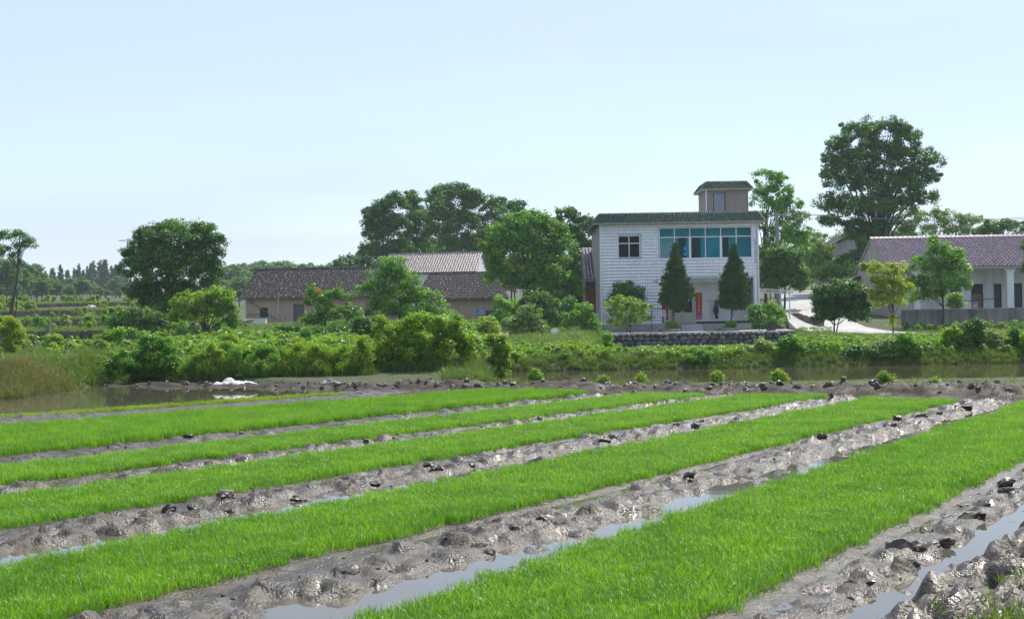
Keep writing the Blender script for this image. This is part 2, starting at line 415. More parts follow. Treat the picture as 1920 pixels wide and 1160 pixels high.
M['paddy'] = water('paddy_water', (0.13, 0.13, 0.11), 0.05, 1.2, 0.06)

# ------------------------------------------------------------------ terrain
BA = R(31.5)                      # direction of the seedling beds
def uw(x, y): return x * math.sin(BA) + y * math.cos(BA), x * math.cos(BA) - y * math.sin(BA)
def xy(u, w): return u * math.sin(BA) + w * math.cos(BA), u * math.cos(BA) - w * math.sin(BA)

def terr(x, y):
    x = np.asarray(x, float); y = np.asarray(y, float)
    s = 960 + FPX * x / np.maximum(y, 1.0)
    u, w = uw(x, y)
    ip = lambda *p: np.interp(y, [a for a, b in p], [b for a, b in p])
    left = ip((36, 0.02), (38, 0.12), (41, 0.3), (46, 0.42), (60, 0.45), (75, 0.7), (95, 1.1), (118, 1.25), (145, 1.9), (175, 2.8), (250, 5), (400, 8), (520, 16), (700, 20))
    terrace = ip((36, 0.02), (39, 0.1), (46, 0.15), (56, 0.02), (70, 0.02), (70.5, 0.28), (83, 0.3), (85, 1.25), (99, 1.4), (100, 2.0),
                 (121, 2.15), (122.3, 2.85), (138, 3.0), (139.5, 3.7), (155, 3.95), (180, 4.5), (250, 6), (400, 9), (520, 17), (700, 21))
    canal = ip((29, 0.03), (31.5, -0.06), (36, -0.10), (37.4, -0.16), (38.6, -0.6), (46.2, -0.6), (46.6, -0.16), (46.9, 0.08), (48.5, 0.18))
    mid = ip((48.5, 0.16), (60, -0.1), (82, -0.3), (84.45, -0.34), (84.75, 0.48), (105, 0.52), (130, 2.0), (175, 2.8), (250, 5), (400, 8), (520, 16), (700, 20))
    lmid = ip((48.5, 0.22), (62, 0.3), (80, 0.5), (95, 0.9), (118, 1.25), (145, 1.9), (175, 2.8), (250, 5), (400, 8), (520, 16), (700, 20))
    right = ip((48.5, 0.25), (58, 0.30), (64, 0.34), (84, 0.34), (90, 0.5), (93, 0.9), (100, 1.3), (118, 1.8), (175, 3.0), (250, 5), (400, 8), (520, 16), (700, 20))
    rampz = ip((48.5, 0.25), (58, 0.36), (64, 0.42), (80, 0.5), (88, 0.78), (98, 1.62), (115, 2.9), (126, 3.4), (175, 3.6), (250, 5), (400, 8), (520, 16), (700, 20))
    a = smooth(1105, 1135, s); far = lmid * (1 - a) + mid * a
    b = smooth(1470, 1500, s) * smooth(96, 88, y) + smooth(1400, 1500, s) * smooth(88, 96, y); far = far * (1 - b) + rampz * b
    c = smooth(1560, 1640, s); far = far * (1 - c) + right * c
    canal = np.where(y > 48.5, far, canal)
    d = smooth(940, 885, s); h = canal * (1 - d) + left * d
    e = smooth(330, 250, s); h = h * (1 - e) + terrace * e
    mound = 0.72 * smooth(-10.9, -12.6, x) * smooth(31.8, 34.8, y + 0.25 * (x + 12)) * smooth(60, 44, y)
    h = np.where(mound > 0.01, np.maximum(h, mound - 0.1), h)
    h = h + (fbm(x * 0.35, y * 0.35) - 0.5) * 0.16 * smooth(38, 46, y)
    f = smooth(28.0, 28.9, u)
    f = np.maximum(f, smooth(-10.9, -11.6, x) * smooth(31.5, 33, y))
    return h * f - 0.6 * (1 - f)

def grid_mesh(X, Y, Z):
    n, m = X.shape
    V = np.stack([X, Y, Z], -1).reshape(-1, 3)
    i = np.arange(n * m).reshape(n, m)
    F = np.stack([i[:-1, :-1], i[:-1, 1:], i[1:, 1:], i[1:, :-1]], -1).reshape(-1, 4)
    return V, F

yy = np.concatenate([np.linspace(2, 27, 14), np.linspace(27.5, 50, 110), np.linspace(50.4, 110, 190), np.geomspace(111, 700, 90)])
ss = np.concatenate([np.linspace(-3.0, -0.46, 24), np.linspace(-0.44, 0.44, 300), np.linspace(0.46, 3.0, 24)])
SS, YY = np.meshgrid(ss, yy)
XX = SS * np.maximum(YY, 22)
V, F = grid_mesh(XX, YY, terr(XX, YY))
o = link('ground', mesh_np('ground', V, F, M['ground'], True)); tag(o, 'grassy village ground with low terraces and banks', None, None, 'structure')

# ------------------------------------------------------------------ seedling field
# across-field position of both edges of each bed as a + b*u, then its start and end along the beds
BEDS = [  # far edge a,b  near edge a,b  u0  u1
    (-23.95, .152, -23.26, .147, 16.6, 24.9),
    (-22.05, .212, -18.50, .075, 11.0, 26.7),
    (-18.30, .075, -15.63, .0548, 8.0, 26.3),
    (-13.77, .0265, -12.58, .0351, 6.5, 26.4),
    (-11.28, .021, -9.78, .022, 4.6, 26.5),
    (-7.843, -.0091, -6.348, -.0073, 2.6, 25.9),
    (-4.513, -.028, -2.99, -.0253, 2.4, 26.6)]
BEDS = [(a - (0.10 if k else 0.0), b, c + 0.05, d, e, f) for k, (a, b, c, d, e, f) in enumerate(BEDS)]
BUND_U = 27.6
rng = np.random.default_rng(11)

def bed_dist(u, w):
    """positive inside a bed: distance to its nearest edge"""
    best = np.full(np.shape(u), -9.0)
    for a0, b0, a1, b1, u0, u1 in BEDS:
        wob = (vnoise(u * 1.1 + a0, w * 0 + 3) - 0.5) * 0.03
        d = np.minimum.reduce([w - (a0 + b0 * u) + wob, (a1 + b1 * u) - w + wob, u - u0, u1 - u])
        best = np.maximum(best, d)
    return best

# footprints and clods heaved up in the furrows: the furrow after each bed (far side first)
FUR = []     # (upper edge a,b, lower edge a,b, u0, u1)
for k in range(len(BEDS)):
    a1, b1 = BEDS[k][2], BEDS[k][3]
    if k + 1 < len(BEDS): a2, b2 = BEDS[k + 1][0], BEDS[k + 1][1]
    else: a2, b2 = a1 + 1.7, b1
    FUR.append((a1, b1, a2, b2, BEDS[k][4], 27.2))

bumps = []
for k, (a1, b1, a2, b2, u0, u1) in enumerate(FUR):
    if k < 2: continue
    n = int((u1 - u0) * (11 if k >= 4 else 7))
    for _ in range(n):
        u = rng.uniform(u0, u1)
        wid = (a2 + b2 * u) - (a1 + b1 * u)
        t = np.clip(rng.normal(0.40, 0.16), 0.1, 0.85) if k < 6 else rng.uniform(0.16, 0.95)
        bumps.append((u, a1 + b1 * u + t * wid, rng.uniform(0.09, 0.26), rng.uniform(0.07, 0.17), rng.uniform(0, 6.28), rng.uniform(0.02, 0.065)))
bumps = np.array(bumps)

def mud_h(u, w):
    d = bed_dist(u, w)
    x, y = xy(u, w)
    h = np.full(u.shape, -0.035)
    for k, (a1, b1, a2, b2, u0, u1) in enumerate(FUR):
        lo, hi = a1 + b1 * u, a2 + b2 * u
        t = (w - lo) / np.maximum(hi - lo, 0.05)
        ins = (t > -0.02) & (t < 1.02)
        if k < 2: prof = np.interp(t, [0, 0.3, 0.7, 1], [0.0, -0.05, -0.05, 0.0])
        elif k < 6: prof = np.interp(t, [0, 0.08, 0.2, 0.55, 0.66, 0.86, 0.95, 1], [0.0, -0.028, -0.022, -0.020, -0.07, -0.08, -0.028, 0.0])
        else: prof = np.interp(t, [0, 0.07, 0.16, 0.30, 0.37, 0.48, 0.56, 0.8, 1], [0.0, -0.025, -0.012, -0.005, -0.085, -0.085, 0.03, 0.13, 0.20])
        h = np.where(ins, prof, h)
    last = FUR[-1]; h = np.where(w > last[2] + last[3] * u, 0.20, h)
    h = h + (fbm(x * 0.9, y * 0.9, 3) - 0.5) * 0.07 * smooth(0.02, -0.15, d)
    rough = smooth(0.0, -0.2, d)
    nb = fbm(x * 4.5, y * 4.5, 5); h = h + rough * (np.abs(nb - 0.5) * 2 - 0.25) * 0.055
    ch = fbm(x * 6.5 + 40, y * 6.5, 3); ch2 = fbm(x * 13 + 11, y * 13 + 60, 2)
    patch = smooth(0.40, 0.58, fbm(x * 1.1 + 7, y * 1.1 + 3, 2))
    h = h + rough * patch * (0.026 * smooth(0.50, 0.56, ch) + 0.014 * smooth(0.5, 0.58, ch2))
    heap = smooth(last[0] + last[1] * u + 0.85, last[0] + last[1] * u + 1.1, w)
    h = h + heap * ((fbm(x * 5, y * 5, 5) - 0.45) * 0.30 + 0.04 * smooth(0.48, 0.55, fbm(x * 10, y * 10, 2)))
    # far bed rows and pond
    pond = smooth(-0.2, -0.9, w - (BEDS[0][0] + BEDS[0][1] * u)); h = h * (1 - pond) - 0.16 * pond
    pm = smooth(18.5, 16.5, u) * smooth(-17.0, -18.5, w) * smooth(-24.5, -22, w); h = h + pm * (0.05 + (fbm(x * 3, y * 3) - 0.5) * 0.16)
    h = np.where(d > 0, np.maximum(h, -0.01) + 0.012 * smooth(0, 0.15, d), h)
    # bund across the ends of the beds
    wob = (fbm(w * 0.5, u * 0 + 2.5) - 0.5) * 0.7
    bd = u - BUND_U - wob
    bh = (0.13 + 0.12 * fbm(x * 1.3, y * 1.3) + 0.06 * smooth(-14, -6, w)) * np.exp(-(bd / 0.62) ** 2) + (fbm(x * 4, y * 4, 4) - 0.5) * 0.26 * np.exp(-(bd / 0.7) ** 2)
    h = h + bh + smooth(0.3, 0.8, bd) * (0.03 - h) * 0.8
    h = np.where(u > 28.8, h - 0.5 * smooth(29.0, 29.6, u), h)
    # far left the bank rises out of the pond
    return h

us = np.concatenate([np.arange(2.4, 14, 0.036), np.arange(14, 30.2, 0.06)])
wlist = []
w = -42.0
fine = lambda w: any(min(a + b * u for u in (4, 27)) - 0.06 < w < max(c + e * u for u in (4, 27)) + 0.06 for (a, b, c, e, _, _) in FUR[3:]) or w > -3.6
while w < 1.0:
    wlist.append(w)
    w += 0.5 if w < -26 else 0.10 if w < -15.8 else (0.032 if fine(w) else 0.09)
ws = np.array(wlist)
UU, WW = np.meshgrid(us, ws, indexing='ij')
HH = mud_h(UU, WW)
LUMP = np.zeros_like(HH)
for bu, bw, br, bq, ba, bhh in bumps:
    i0, i1 = np.searchsorted(us, [bu - br * 1.3, bu + br * 1.3]); j0, j1 = np.searchsorted(ws, [bw - br * 1.3, bw + br * 1.3])
    if i1 - i0 < 2 or j1 - j0 < 2: continue
    du, dw = UU[i0:i1, j0:j1] - bu, WW[i0:i1, j0:j1] - bw
    p, q = du * math.cos(ba) + dw * math.sin(ba), -du * math.sin(ba) + dw * math.cos(ba)
    p = p + 0.05 * (vnoise(du * 20 + bu * 9, dw * 20) - 0.5)
    r = np.sqrt((p / br) ** 2 + (q / bq) ** 2)
    r = r + 0.30 * (fbm(du * 9 + bu * 5, dw * 9 + bw, 3) - 0.5)
    add = bhh * smooth(1.0, 0.72, r) * (0.75 + 0.45 * p / br) * (0.8 + 0.4 * vnoise(du * 26 + bu, dw * 26))
    add = add - 0.4 * bhh * np.exp(-((p / br + 0.95) / 0.25) ** 2) * (np.abs(q) < bq)   # the hollow the foot left
    add = add * smooth(0.04, -0.08, bed_dist(UU[i0:i1, j0:j1], WW[i0:i1, j0:j1]))
    LUMP[i0:i1, j0:j1] = np.where(np.abs(add) > np.abs(LUMP[i0:i1, j0:j1]), add, LUMP[i0:i1, j0:j1])
HH = HH + LUMP
X, Y = xy(UU, WW)
V, F = grid_mesh(X, Y, HH)
keep = (np.abs(V[:, 0]) < 0.40 * V[:, 1] + 2.0) & (V[:, 1] > 4.2)
fk = keep[F].all(1)
F = F[fk]
used = np.unique(F); idx = np.full(len(V), -1); idx[used] = np.arange(len(used))
o = link('field_mud', mesh_np('field_mud', V[used], idx[F][:, ::-1], M['mud'], True))
o.data.materials.append(M['bund'])
_u = (V[used][:, 0] * math.sin(BA) + V[used][:, 1] * math.cos(BA))[idx[F][:, 0]]
o.data.polygons.foreach_set('material_index', (_u + 0.25 * vnoise(V[used][:, 0] * 3, V[used][:, 1] * 3)[idx[F][:, 0]] > 26.5).astype(np.int32))
tag(o, 'trodden wet mud of the seedling field', None, None, 'structure')

# standing water between the beds and in the flooded corner
pts = [xy(-2, 3), xy(BUND_U, 3), xy(BUND_U, -46), xy(-2, -46)]
o = MB().poly([(px, py, -0.028) for px, py in pts]).build('flood_water', M['puddle']); tag(o, 'shallow water standing in the furrows and the flooded corner', None, None, 'structure')
o = MB().poly([(-6, 36.2, -0.15), (60, 36.2, -0.15), (60, 47.4, -0.15), (-6, 47.4, -0.15)]).build('canal_water', M['canal']); tag(o, 'still brown water of the ditch', None, None, 'structure')

# ------------------------------------------------------------------ scattering of uncountable plants
def proto_coll(name, meshes):
    c = bpy.data.collections.new(name)
    for k, me in enumerate(meshes):
        c.objects.link(bpy.data.objects.new('%s_%02d' % (name, k), me))
    return c

def scatter(name, P, protos, scale=(0.8, 1.2), tilt=0.12, parent=None, label=None, seed=1, zs=None):
    r = np.random.default_rng(seed); n = len(P)
    me = bpy.data.meshes.new(name); me.vertices.add(n); me.vertices.foreach_set('co', np.asarray(P, np.float32).ravel())
    rot = np.stack([r.normal(0, tilt, n), r.normal(0, tilt, n), r.uniform(0, 6.283, n)], 1).astype(np.float32)
    a = me.attributes.new('rot', 'FLOAT_VECTOR', 'POINT'); a.data.foreach_set('vector', rot.ravel())
    s = r.uniform(*scale, n).astype(np.float32)
    s3 = np.stack([s, s, s * (zs if zs is not None else 1.0)], 1).astype(np.float32)
    a = me.attributes.new('scl', 'FLOAT_VECTOR', 'POINT'); a.data.foreach_set('vector', s3.ravel())
    a = me.attributes.new('pick', 'INT', 'POINT'); a.data.foreach_set('value', r.integers(0, 1000, n).astype(np.int32))
    me.update()
    o = link(name, me, None, parent)
    g = bpy.data.node_groups.new(name, 'GeometryNodeTree')
    g.interface.new_socket('Geometry', in_out='INPUT', socket_type='NodeSocketGeometry')
    g.interface.new_socket('Geometry', in_out='OUTPUT', socket_type='NodeSocketGeometry')
    N, L = g.nodes, g.links
    gi, go = N.new('NodeGroupInput'), N.new('NodeGroupOutput')
    ci = N.new('GeometryNodeCollectionInfo'); ci.inputs['Collection'].default_value = protos
    ci.inputs['Separate Children'].default_value = True; ci.inputs['Reset Children'].default_value = True
    ip = N.new('GeometryNodeInstanceOnPoints'); ip.inputs['Pick Instance'].default_value = True
    def at_(nm, t):
        k = N.new('GeometryNodeInputNamedAttribute'); k.data_type = t; k.inputs['Name'].default_value = nm; return k
    L.new(gi.outputs[0], ip.inputs['Points']); L.new(ci.outputs[0], ip.inputs['Instance'])
    L.new(at_('pick', 'INT').outputs[0], ip.inputs['Instance Index'])
    e2r = N.new('FunctionNodeEulerToRotation'); L.new(at_('rot', 'FLOAT_VECTOR').outputs[0], e2r.inputs[0]); L.new(e2r.outputs[0], ip.inputs['Rotation'])
    L.new(at_('scl', 'FLOAT_VECTOR').outputs[0], ip.inputs['Scale'])
    L.new(ip.outputs[0], go.inputs[0])
    md = o.modifiers.new('scatter', 'NODES'); md.node_group = g
    o['kind'] = 'stuff'
    if label: o['label'] = label
    return o

def blades(n, rad, h, wd, seed, m, lean=0.35, droop=0.5, seg=3):
    """a tuft of curved tapering blades"""
    r = np.random.default_rng(seed); V = []; F = []
    for _ in range(n):
        a, d = r.uniform(0, 6.283), rad * math.sqrt(r.random())
        bx_, by_ = d * math.cos(a), d * math.sin(a)
        t = r.uniform(0, 6.283); hh = r.uniform(*h); ln = abs(r.normal(0, lean)); dr = r.uniform(0.2, 1) * droop
        fx, fy = math.cos(t), math.sin(t); tw = t + 1.57 + r.normal(0, 0.5); sx, sy = math.cos(tw), math.sin(tw)
        i = len(V)
        for k in range(seg + 1):
            q = k / seg
            off = hh * (ln * q + dr * q ** 3 * 0.8); z = hh * (q - 0.45 * dr * q ** 3)
            hw = 0.5 * wd * (1.0 if q < 0.4 else (1 - (q - 0.4) / 0.62))
            c = (bx_ + fx * off, by_ + fy * off, z)
            if k < seg:
                V += [(c[0] - sx * hw, c[1] - sy * hw, c[2]), (c[0] + sx * hw, c[1] + sy * hw, c[2])]
            else: V.append(c)
        for k in range(seg - 1):
            j = i + 2 * k; F += [(j, j + 1, j + 3), (j, j + 3, j + 2)]
        j = i + 2 * (seg - 1); F.append((j, j + 1, j + 2))
    return mesh_np('tuft', V, F, m)

rice_protos = proto_coll('rice_patch', [blades(115, 0.115, (0.06, 0.112), 0.0047, 100 + k, M['rice'], 0.18, 0.85) for k in range(7)])
pale_protos = proto_coll('rice_patch_pale', [blades(60, 0.115, (0.05, 0.09), 0.006, 140 + k, M['rice_pale'], 0.25, 0.6) for k in range(4)])
BED_LABELS = [
    'short strip of sparse yellowish rice seedlings beside the flooded corner',
    'rice seedling bed second from the flooded corner, touching the bed in front of it',
    'tall dense rice seedling bed whose near edge borders the first mud furrow',
    'narrow rice seedling bed fourth from the camera, between two thin furrows',
    'rice seedling bed third from the camera',
    'rice seedling bed second from the camera, between two wide puddled furrows',
    'wide rice seedling bed closest to the camera, running out of the picture']
for k, (a0, b0, a1, b1, u0, u1) in enumerate(BEDS):
    step = 0.135
    U_, T_ = np.meshgrid(np.arange(u0, u1, step), np.arange(0, 1.0001, step / max(0.3, (a1 - a0 + (b1 - b0) * 20))))
    U_ = U_.ravel() + rng.uniform(-0.06, 0.06, U_.size); T_ = T_.ravel()
    W0, W1 = a0 + b0 * U_, a1 + b1 * U_
    W_ = W0 + T_ * (W1 - W0) + rng.uniform(-0.06, 0.06, U_.size)
    d = bed_dist(U_, W_); x, y = xy(U_, W_)
    ok = (d > 0.03) & (np.abs(x) < 0.40 * y + 2.0) & (y > 4.5)
    if k == 0: ok &= rng.random(ok.size) < 0.85
    U_, W_, x, y = U_[ok], W_[ok], x[ok], y[ok]
    P = np.stack([x, y, np.full(x.size, 0.0)], 1)
    c = xy((u0 + u1) / 2, (a0 + a1) / 2 + (b0 + b1) / 2 * (u0 + u1) / 2)
    e = empty('rice_seedling_bed', (0, 0, 0), 0, BED_LABELS[k], 'seedling bed', 'beds of rice seedlings in the mud field')
    zs = 0.82 + 0.36 * fbm(x * 0.8, y * 0.8, 3)
    if k in (1, 2): zs = zs * 1.5
    so = scatter('seedlings', P, pale_protos if k == 0 else rice_protos, (0.85, 1.15), 0.10, e, None, 30 + k, zs)

# ------------------------------------------------------------------ buildings
def tz(x, y): return float(terr(np.array([x]), np.array([y]))[0])

def wall_with_holes(name, m, parent, x0, x1, z0, z1, y0, y1, holes):
    """one wall slab along x with rectangular openings (hx0,hx1,hz0,hz1), built of butted blocks"""
    xs = sorted({x0, x1, *[h[0] for h in holes], *[h[1] for h in holes]})
    b = MB()
    for a, c in zip(xs[:-1], xs[1:]):
        cuts = sorted([(h[2], h[3]) for h in holes if h[0] <= a + 1e-6 and h[1] >= c - 1e-6])
        z = z0
        for h0, h1 in cuts:
            if h0 > z + 1e-6: b.box(a, c, y0, y1, z, h0)
            z = h1
        if z < z1 - 1e-6: b.box(a, c, y0, y1, z, z1)
    return b.build(name, m, parent)

def window(parent, x0, x1, z0, z1, y, cols, rows, gm, fm='frame', t=0.05, name='window', sill=True, openp=()):
    """window: outer frame, bars, one pane object per light; cols/rows are relative splits"""
    f = MB()
    f.box(x0, x1, y, y + 0.07, z1 - t, z1).box(x0, x1, y, y + 0.07, z0, z0 + t)
    f.box(x0, x0 + t, y, y + 0.07, z0 + t, z1 - t).box(x1 - t, x1, y, y + 0.07, z0 + t, z1 - t)
    for r in rows[1:-1]: f.box(x0 + t, x1 - t, y + 0.005, y + 0.065, z0 + (z1 - z0) * r - t * 0.55, z0 + (z1 - z0) * r + t * 0.55)
    for c in cols[1:-1]: f.box(x0 + (x1 - x0) * c - t * 0.5, x0 + (x1 - x0) * c + t * 0.5, y + 0.01, y + 0.06, z0 + t, z1 - t)
    o = f.build(name, M[fm], parent)
    for i in range(len(cols) - 1):
        for j in range(len(rows) - 1):
            if (i, j) in openp: continue
            a, b_ = x0 + (x1 - x0) * cols[i] + t * 0.4, x0 + (x1 - x0) * cols[i + 1] - t * 0.4
            c, d = z0 + (z1 - z0) * rows[j] + t * 0.4, z0 + (z1 - z0) * rows[j + 1] - t * 0.4
            bx('pane', M[gm], o, a, b_, y + 0.03, y + 0.038, c, d)
    if sill: bx('sill', M[fm], o, x0 - 0.06, x1 + 0.06, y - 0.06, y - 0.002, z0 - 0.06, z0 - 0.005)
    return o

def tile_skirt(P0, P1, Q0, Q1, cw, rh, jit=0.0, th=0.03, seed=0, wave=0.35):
    """roof tiles laid on the slope eave P0-P1 / ridge Q0-Q1: every tile a small arched plate"""
    r = random.Random(seed)
    P0, P1, Q0, Q1 = map(Vector, (P0, P1, Q0, Q1))
    nrm = (P1 - P0).cross(Q0 - P0).normalized()
    if nrm.z < 0: nrm = -nrm
    nc = max(1, int((P1 - P0).length / cw)); nr = max(1, int((Q0 - P0).length / rh))
    b = MB()
    for j in range(nr):
        for i in range(nc):
            def pt(u, v, h=0.0):
                a = P0.lerp(Q0, v); c = P1.lerp(Q1, v)
                return a.lerp(c, u) + nrm * h
            v0, v1 = j / nr, min(1.0, (j + 1.12) / nr)
            u0, u1 = i / nc, (i + 1) / nc
            du = r.uniform(-jit, jit) / nc; dv = r.uniform(-jit, jit) * 0.5 / nr; dh = r.uniform(0, jit) * 0.05
            g = (u1 - u0) * 0.04
            um = (u0 + u1) / 2 + du; ul = u0 + g + du; ur = u1 - g + du
            A = wave * cw * 0.5
            k = len(b.v)
            pts = [pt(ul, v0 + dv, th + dh), pt(um, v0 + dv, th + A + dh), pt(ur, v0 + dv, th + dh),
                   pt(ul, v1 + dv, 0.004), pt(um, v1 + dv, 0.004 + A), pt(ur, v1 + dv, 0.004),
                   pt(ul, v0 + dv, 0.0), pt(ur, v0 + dv, 0.0)]
            b.v += [tuple(p) for p in pts]
            b.f += [(k, k + 1, k + 4, k + 3), (k + 1, k + 2, k + 5, k + 4), (k + 6, k + 7, k + 2, k + 1, k)]
    return b

def gable_house(e, W, D, zw, zr, wallm, roof_th=0.10, ov=(0.35, 0.35), rm='tile_grey', cw=0.22, rh=0.22, jit=0.5, wave=0.4, hip=0.0, back=True, holes=(), seed=0, wname='wall', base=-1.0, wt=0.3):
    """long house: front wall on local y=0, ridge parallel to x"""
    wl_ = MB()
    wall_with_holes(wname, M[wallm], e, 0, W, base, zw, 0, wt, list(holes))
    bx(wname, M[wallm], e, 0, W, D - wt, D, base, zw)
    for s in (0, 1):
        x0, x1 = (0, wt) if s == 0 else (W - wt, W)
        inset = hip
        xa = x0 if s == 0 else x1
        g = MB()
        if hip == 0:
            g.hull([(x0, wt, base), (x1, wt, base), (x1, D - wt, base), (x0, D - wt, base)], [(x0, wt, zw), (x1, wt, zw), (x1, D - wt, zw), (x0, D - wt, zw)])
            tri0 = [(x0, 0.02, zw + 0.002), (x0, D - 0.02, zw + 0.002), (x0, D / 2, zr - 0.08)]
            g.hull(tri0, [(x1, y, z) for _, y, z in tri0])
        else:
            g.box(x0, x1, wt, D - wt, base, zw)
        g.build('gable_wall', M[wallm], e)
    slope = (zr - zw) / (D / 2)
    oy, ox = ov
    ze = zw - oy * slope
    zb = 0.05
    A = [(-ox, -oy, ze + zb), (W + ox, -oy, ze + zb), (W + ox - hip, D / 2, zr + zb), (-ox + hip, D / 2, zr + zb)]
    B = [(W + ox, D + oy, ze + zb), (-ox, D + oy, ze + zb), (-ox + hip, D / 2, zr + zb), (W + ox - hip, D / 2, zr + zb)]
    rf = MB()
    for q in (A, B): rf.hull([(x, y, z - roof_th) for x, y, z in q], q)
    if hip:
        for sx in (0, 1):
            q = [(-ox, D + oy, ze + zb), (-ox, -oy, ze + zb), (-ox + hip, D / 2, zr + zb)] if sx == 0 else [(W + ox, -oy, ze + zb), (W + ox, D + oy, ze + zb), (W + ox - hip, D / 2, zr + zb)]
            rf.hull([(x, y, z - roof_th) for x, y, z in q], q)
    ro = rf.build('roof', M['wood'], e)
    up = 0.006
    for q, sd in ((A, 1), (B, 2)):
        if sd == 2 and not back: continue
        t = tile_skirt((q[0][0], q[0][1], q[0][2] + up), (q[1][0], q[1][1], q[1][2] + up), (q[3][0], q[3][1], q[3][2] + up), (q[2][0], q[2][1], q[2][2] + up), cw, rh, jit, 0.035, seed + sd, wave).build('roof_tiles', M[rm], ro)
        t['kind'] = 'stuff'
    if hip:
        for q in ([(-ox, D + oy), (-ox, -oy), -ox + hip], [(W + ox, -oy), (W + ox, D + oy), W + ox - hip]):
            t = tile_skirt((*q[0], ze + zb + up), (*q[1], ze + zb + up), (q[2], D / 2 + (0.1 if q[0][1] > 0 else -0.1), zr + zb + up), (q[2], D / 2 - (0.1 if q[0][1] > 0 else -0.1), zr + zb + up), cw, rh, jit, 0.035, seed + 5, wave).build('roof_tiles', M[rm], ro)
            t['kind'] = 'stuff'
    # ridge caps
    rc = MB(); n = int((W + 2 * ox - 2 * hip) / 0.35)
    for k in range(n):
        xa = -ox + hip + (W + 2 * ox - 2 * hip) * k / n; xb = -ox + hip + (W + 2 * ox - 2 * hip) * (k + 0.96) / n
        z = zr + zb + 0.02 + 0.02 * math.sin(k * 1.7)
        rc.hull([(xa, D / 2 - 0.12, z), (xa, D / 2, z + 0.11), (xa, D / 2 + 0.12, z)], [(xb, D / 2 - 0.12, z), (xb, D / 2, z + 0.11), (xb, D / 2 + 0.12, z)])
    r_ = rc.build('ridge_caps', M[rm], ro); r_['kind'] = 'stuff'
    return ro

# ---- white tiled house
HY = 92.0
hp = at(1127, 610, HY); HX, HZ = hp.x, hp.z
H = empty('tiled_house', (HX, HY, HZ), 0, 'two-storey white tiled house with green tile eaves and teal ribbon window', 'house')
W, D = 10.28, 9.0
ZT = 6.70
holes = [(1.19, 2.62, 4.33, 5.78), (3.85, 9.85, 4.22, 6.24), (3.93, 9.90, 0.0, 2.93)]
wall_with_holes('facade', M['grout'], H, 0, W, 0.0, ZT, 0.0, 0.24, holes)
# wall tiles, too small to pick apart singly
tb = []; tf = []
tw, th_ = 0.1512, 0.2031
nx, nz = int(W / tw), int(ZT / th_)
rj = random.Random(3)
for i in range(nx + 1):
    for j in range(nz):
        a, c = i * tw + 0.003, min(W, (i + 1) * tw) - 0.003
        z0, z1 = j * th_ + 0.005, (j + 1) * th_ - 0.005
        if c - a < 0.03: continue
        cm, zm = (a + c) / 2, (z0 + z1) / 2
        if any(h[0] - 0.03 < cm < h[1] + 0.03 and h[2] - 0.02 < zm < h[3] + 0.02 for h in holes): continue
        if 9.93 < cm < 10.22 and 3.85 < zm < 5.55 and not (cm > 10.1 and zm > 5.2) and not (cm < 10.0 and zm < 4.3): continue   # patch where tiles came off
        if i == nx: continue
        k = len(tb); y0 = -0.004 - rj.uniform(0, 0.002)
        # clip to opening edges
        for h in holes:
            if z1 > h[2] and z0 < h[3]:
                if a < h[0] < c: c = h[0]
                if a < h[1] < c: a = h[1]
        tb += [(a, y0, z0), (c, y0, z0), (c, y0, z1), (a, y0, z1), (a, 0, z0), (c, 0, z0), (c, 0, z1), (a, 0, z1)]
        tf += [(k, k + 1, k + 2, k + 3), (k, k + 4, k + 5, k + 1), (k + 1, k + 5, k + 6, k + 2), (k + 2, k + 6, k + 7, k + 3), (k + 3, k + 7, k + 4, k)]
t = link('wall_tiles', mesh_np('wall_tiles', tb, tf, M['tile_white']), None, H); t['kind'] = 'stuff'
bx('side_wall', M['beige'], H, 0.003, 0.24, 0.241, D, -0.6, ZT)
bx('side_wall', M['beige'], H, W - 0.24, W - 0.003, 0.241, D, -0.6, ZT)
bx('rear_wall', M['beige'], H, 0.241, W - 0.241, D - 0.24, D - 0.002, -0.6, ZT)
bx('roof_slab', M['cement'], H, -0.05, W + 0.05, -0.05, D + 0.05, ZT + 0.003, ZT + 0.16)
bx('floor_slab', M['plaster'], H, 0.245, W - 0.245, 0.245, D - 0.245, 2.95, 3.12)
bx('plinth', M['cement'], H, -0.04, W + 0.04, -0.32, 0.22, -0.62, -0.004)
bx('porch_floor', M['cement'], H, 3.93, 9.90, 0.22, 2.1, -0.3, -0.006)
# green tiled eaves: sloping skirts on all four sides
ez0, ez1, eo = ZT - 0.12, ZT + 0.52, 0.42
ev = MB()
ring0 = [(-eo, -eo), (W + eo, -eo), (W + eo, D + eo), (-eo, D + eo)]
ring1 = [(0.02, 0.02), (W - 0.02, 0.02), (W - 0.02, D - 0.02), (0.02, D - 0.02)]
for k in range(4):
    a, b_ = ring0[k], ring0[(k + 1) % 4]; c, d = ring1[(k + 1) % 4], ring1[k]
    q = [(*a, ez0), (*b_, ez0), (*c, ez1), (*d, ez1)]
    ev.hull([(*a, ez0 - 0.09), (*b_, ez0 - 0.09), (*c, ZT + 0.17), (*d, ZT + 0.17)], q)
evo = ev.build('eaves', M['beige'], H)
for k in range(4):
    a, b_ = ring0[k], ring0[(k + 1) % 4]; c, d = ring1[(k + 1) % 4], ring1[k]
    t = tile_skirt((*a, ez0 + 0.006), (*b_, ez0 + 0.006), (*d, ez1 + 0.006), (*c, ez1 + 0.006), 0.145, 0.155, 0.12, 0.03, k, 0.5).build('eaves_tiles', M['tile_green'], evo)
    t['kind'] = 'stuff'
bx('parapet_cap', M['cement'], evo, 0.1, W - 0.1, 0.06, 0.22, ez1 - 0.1, ez1 + 0.02)
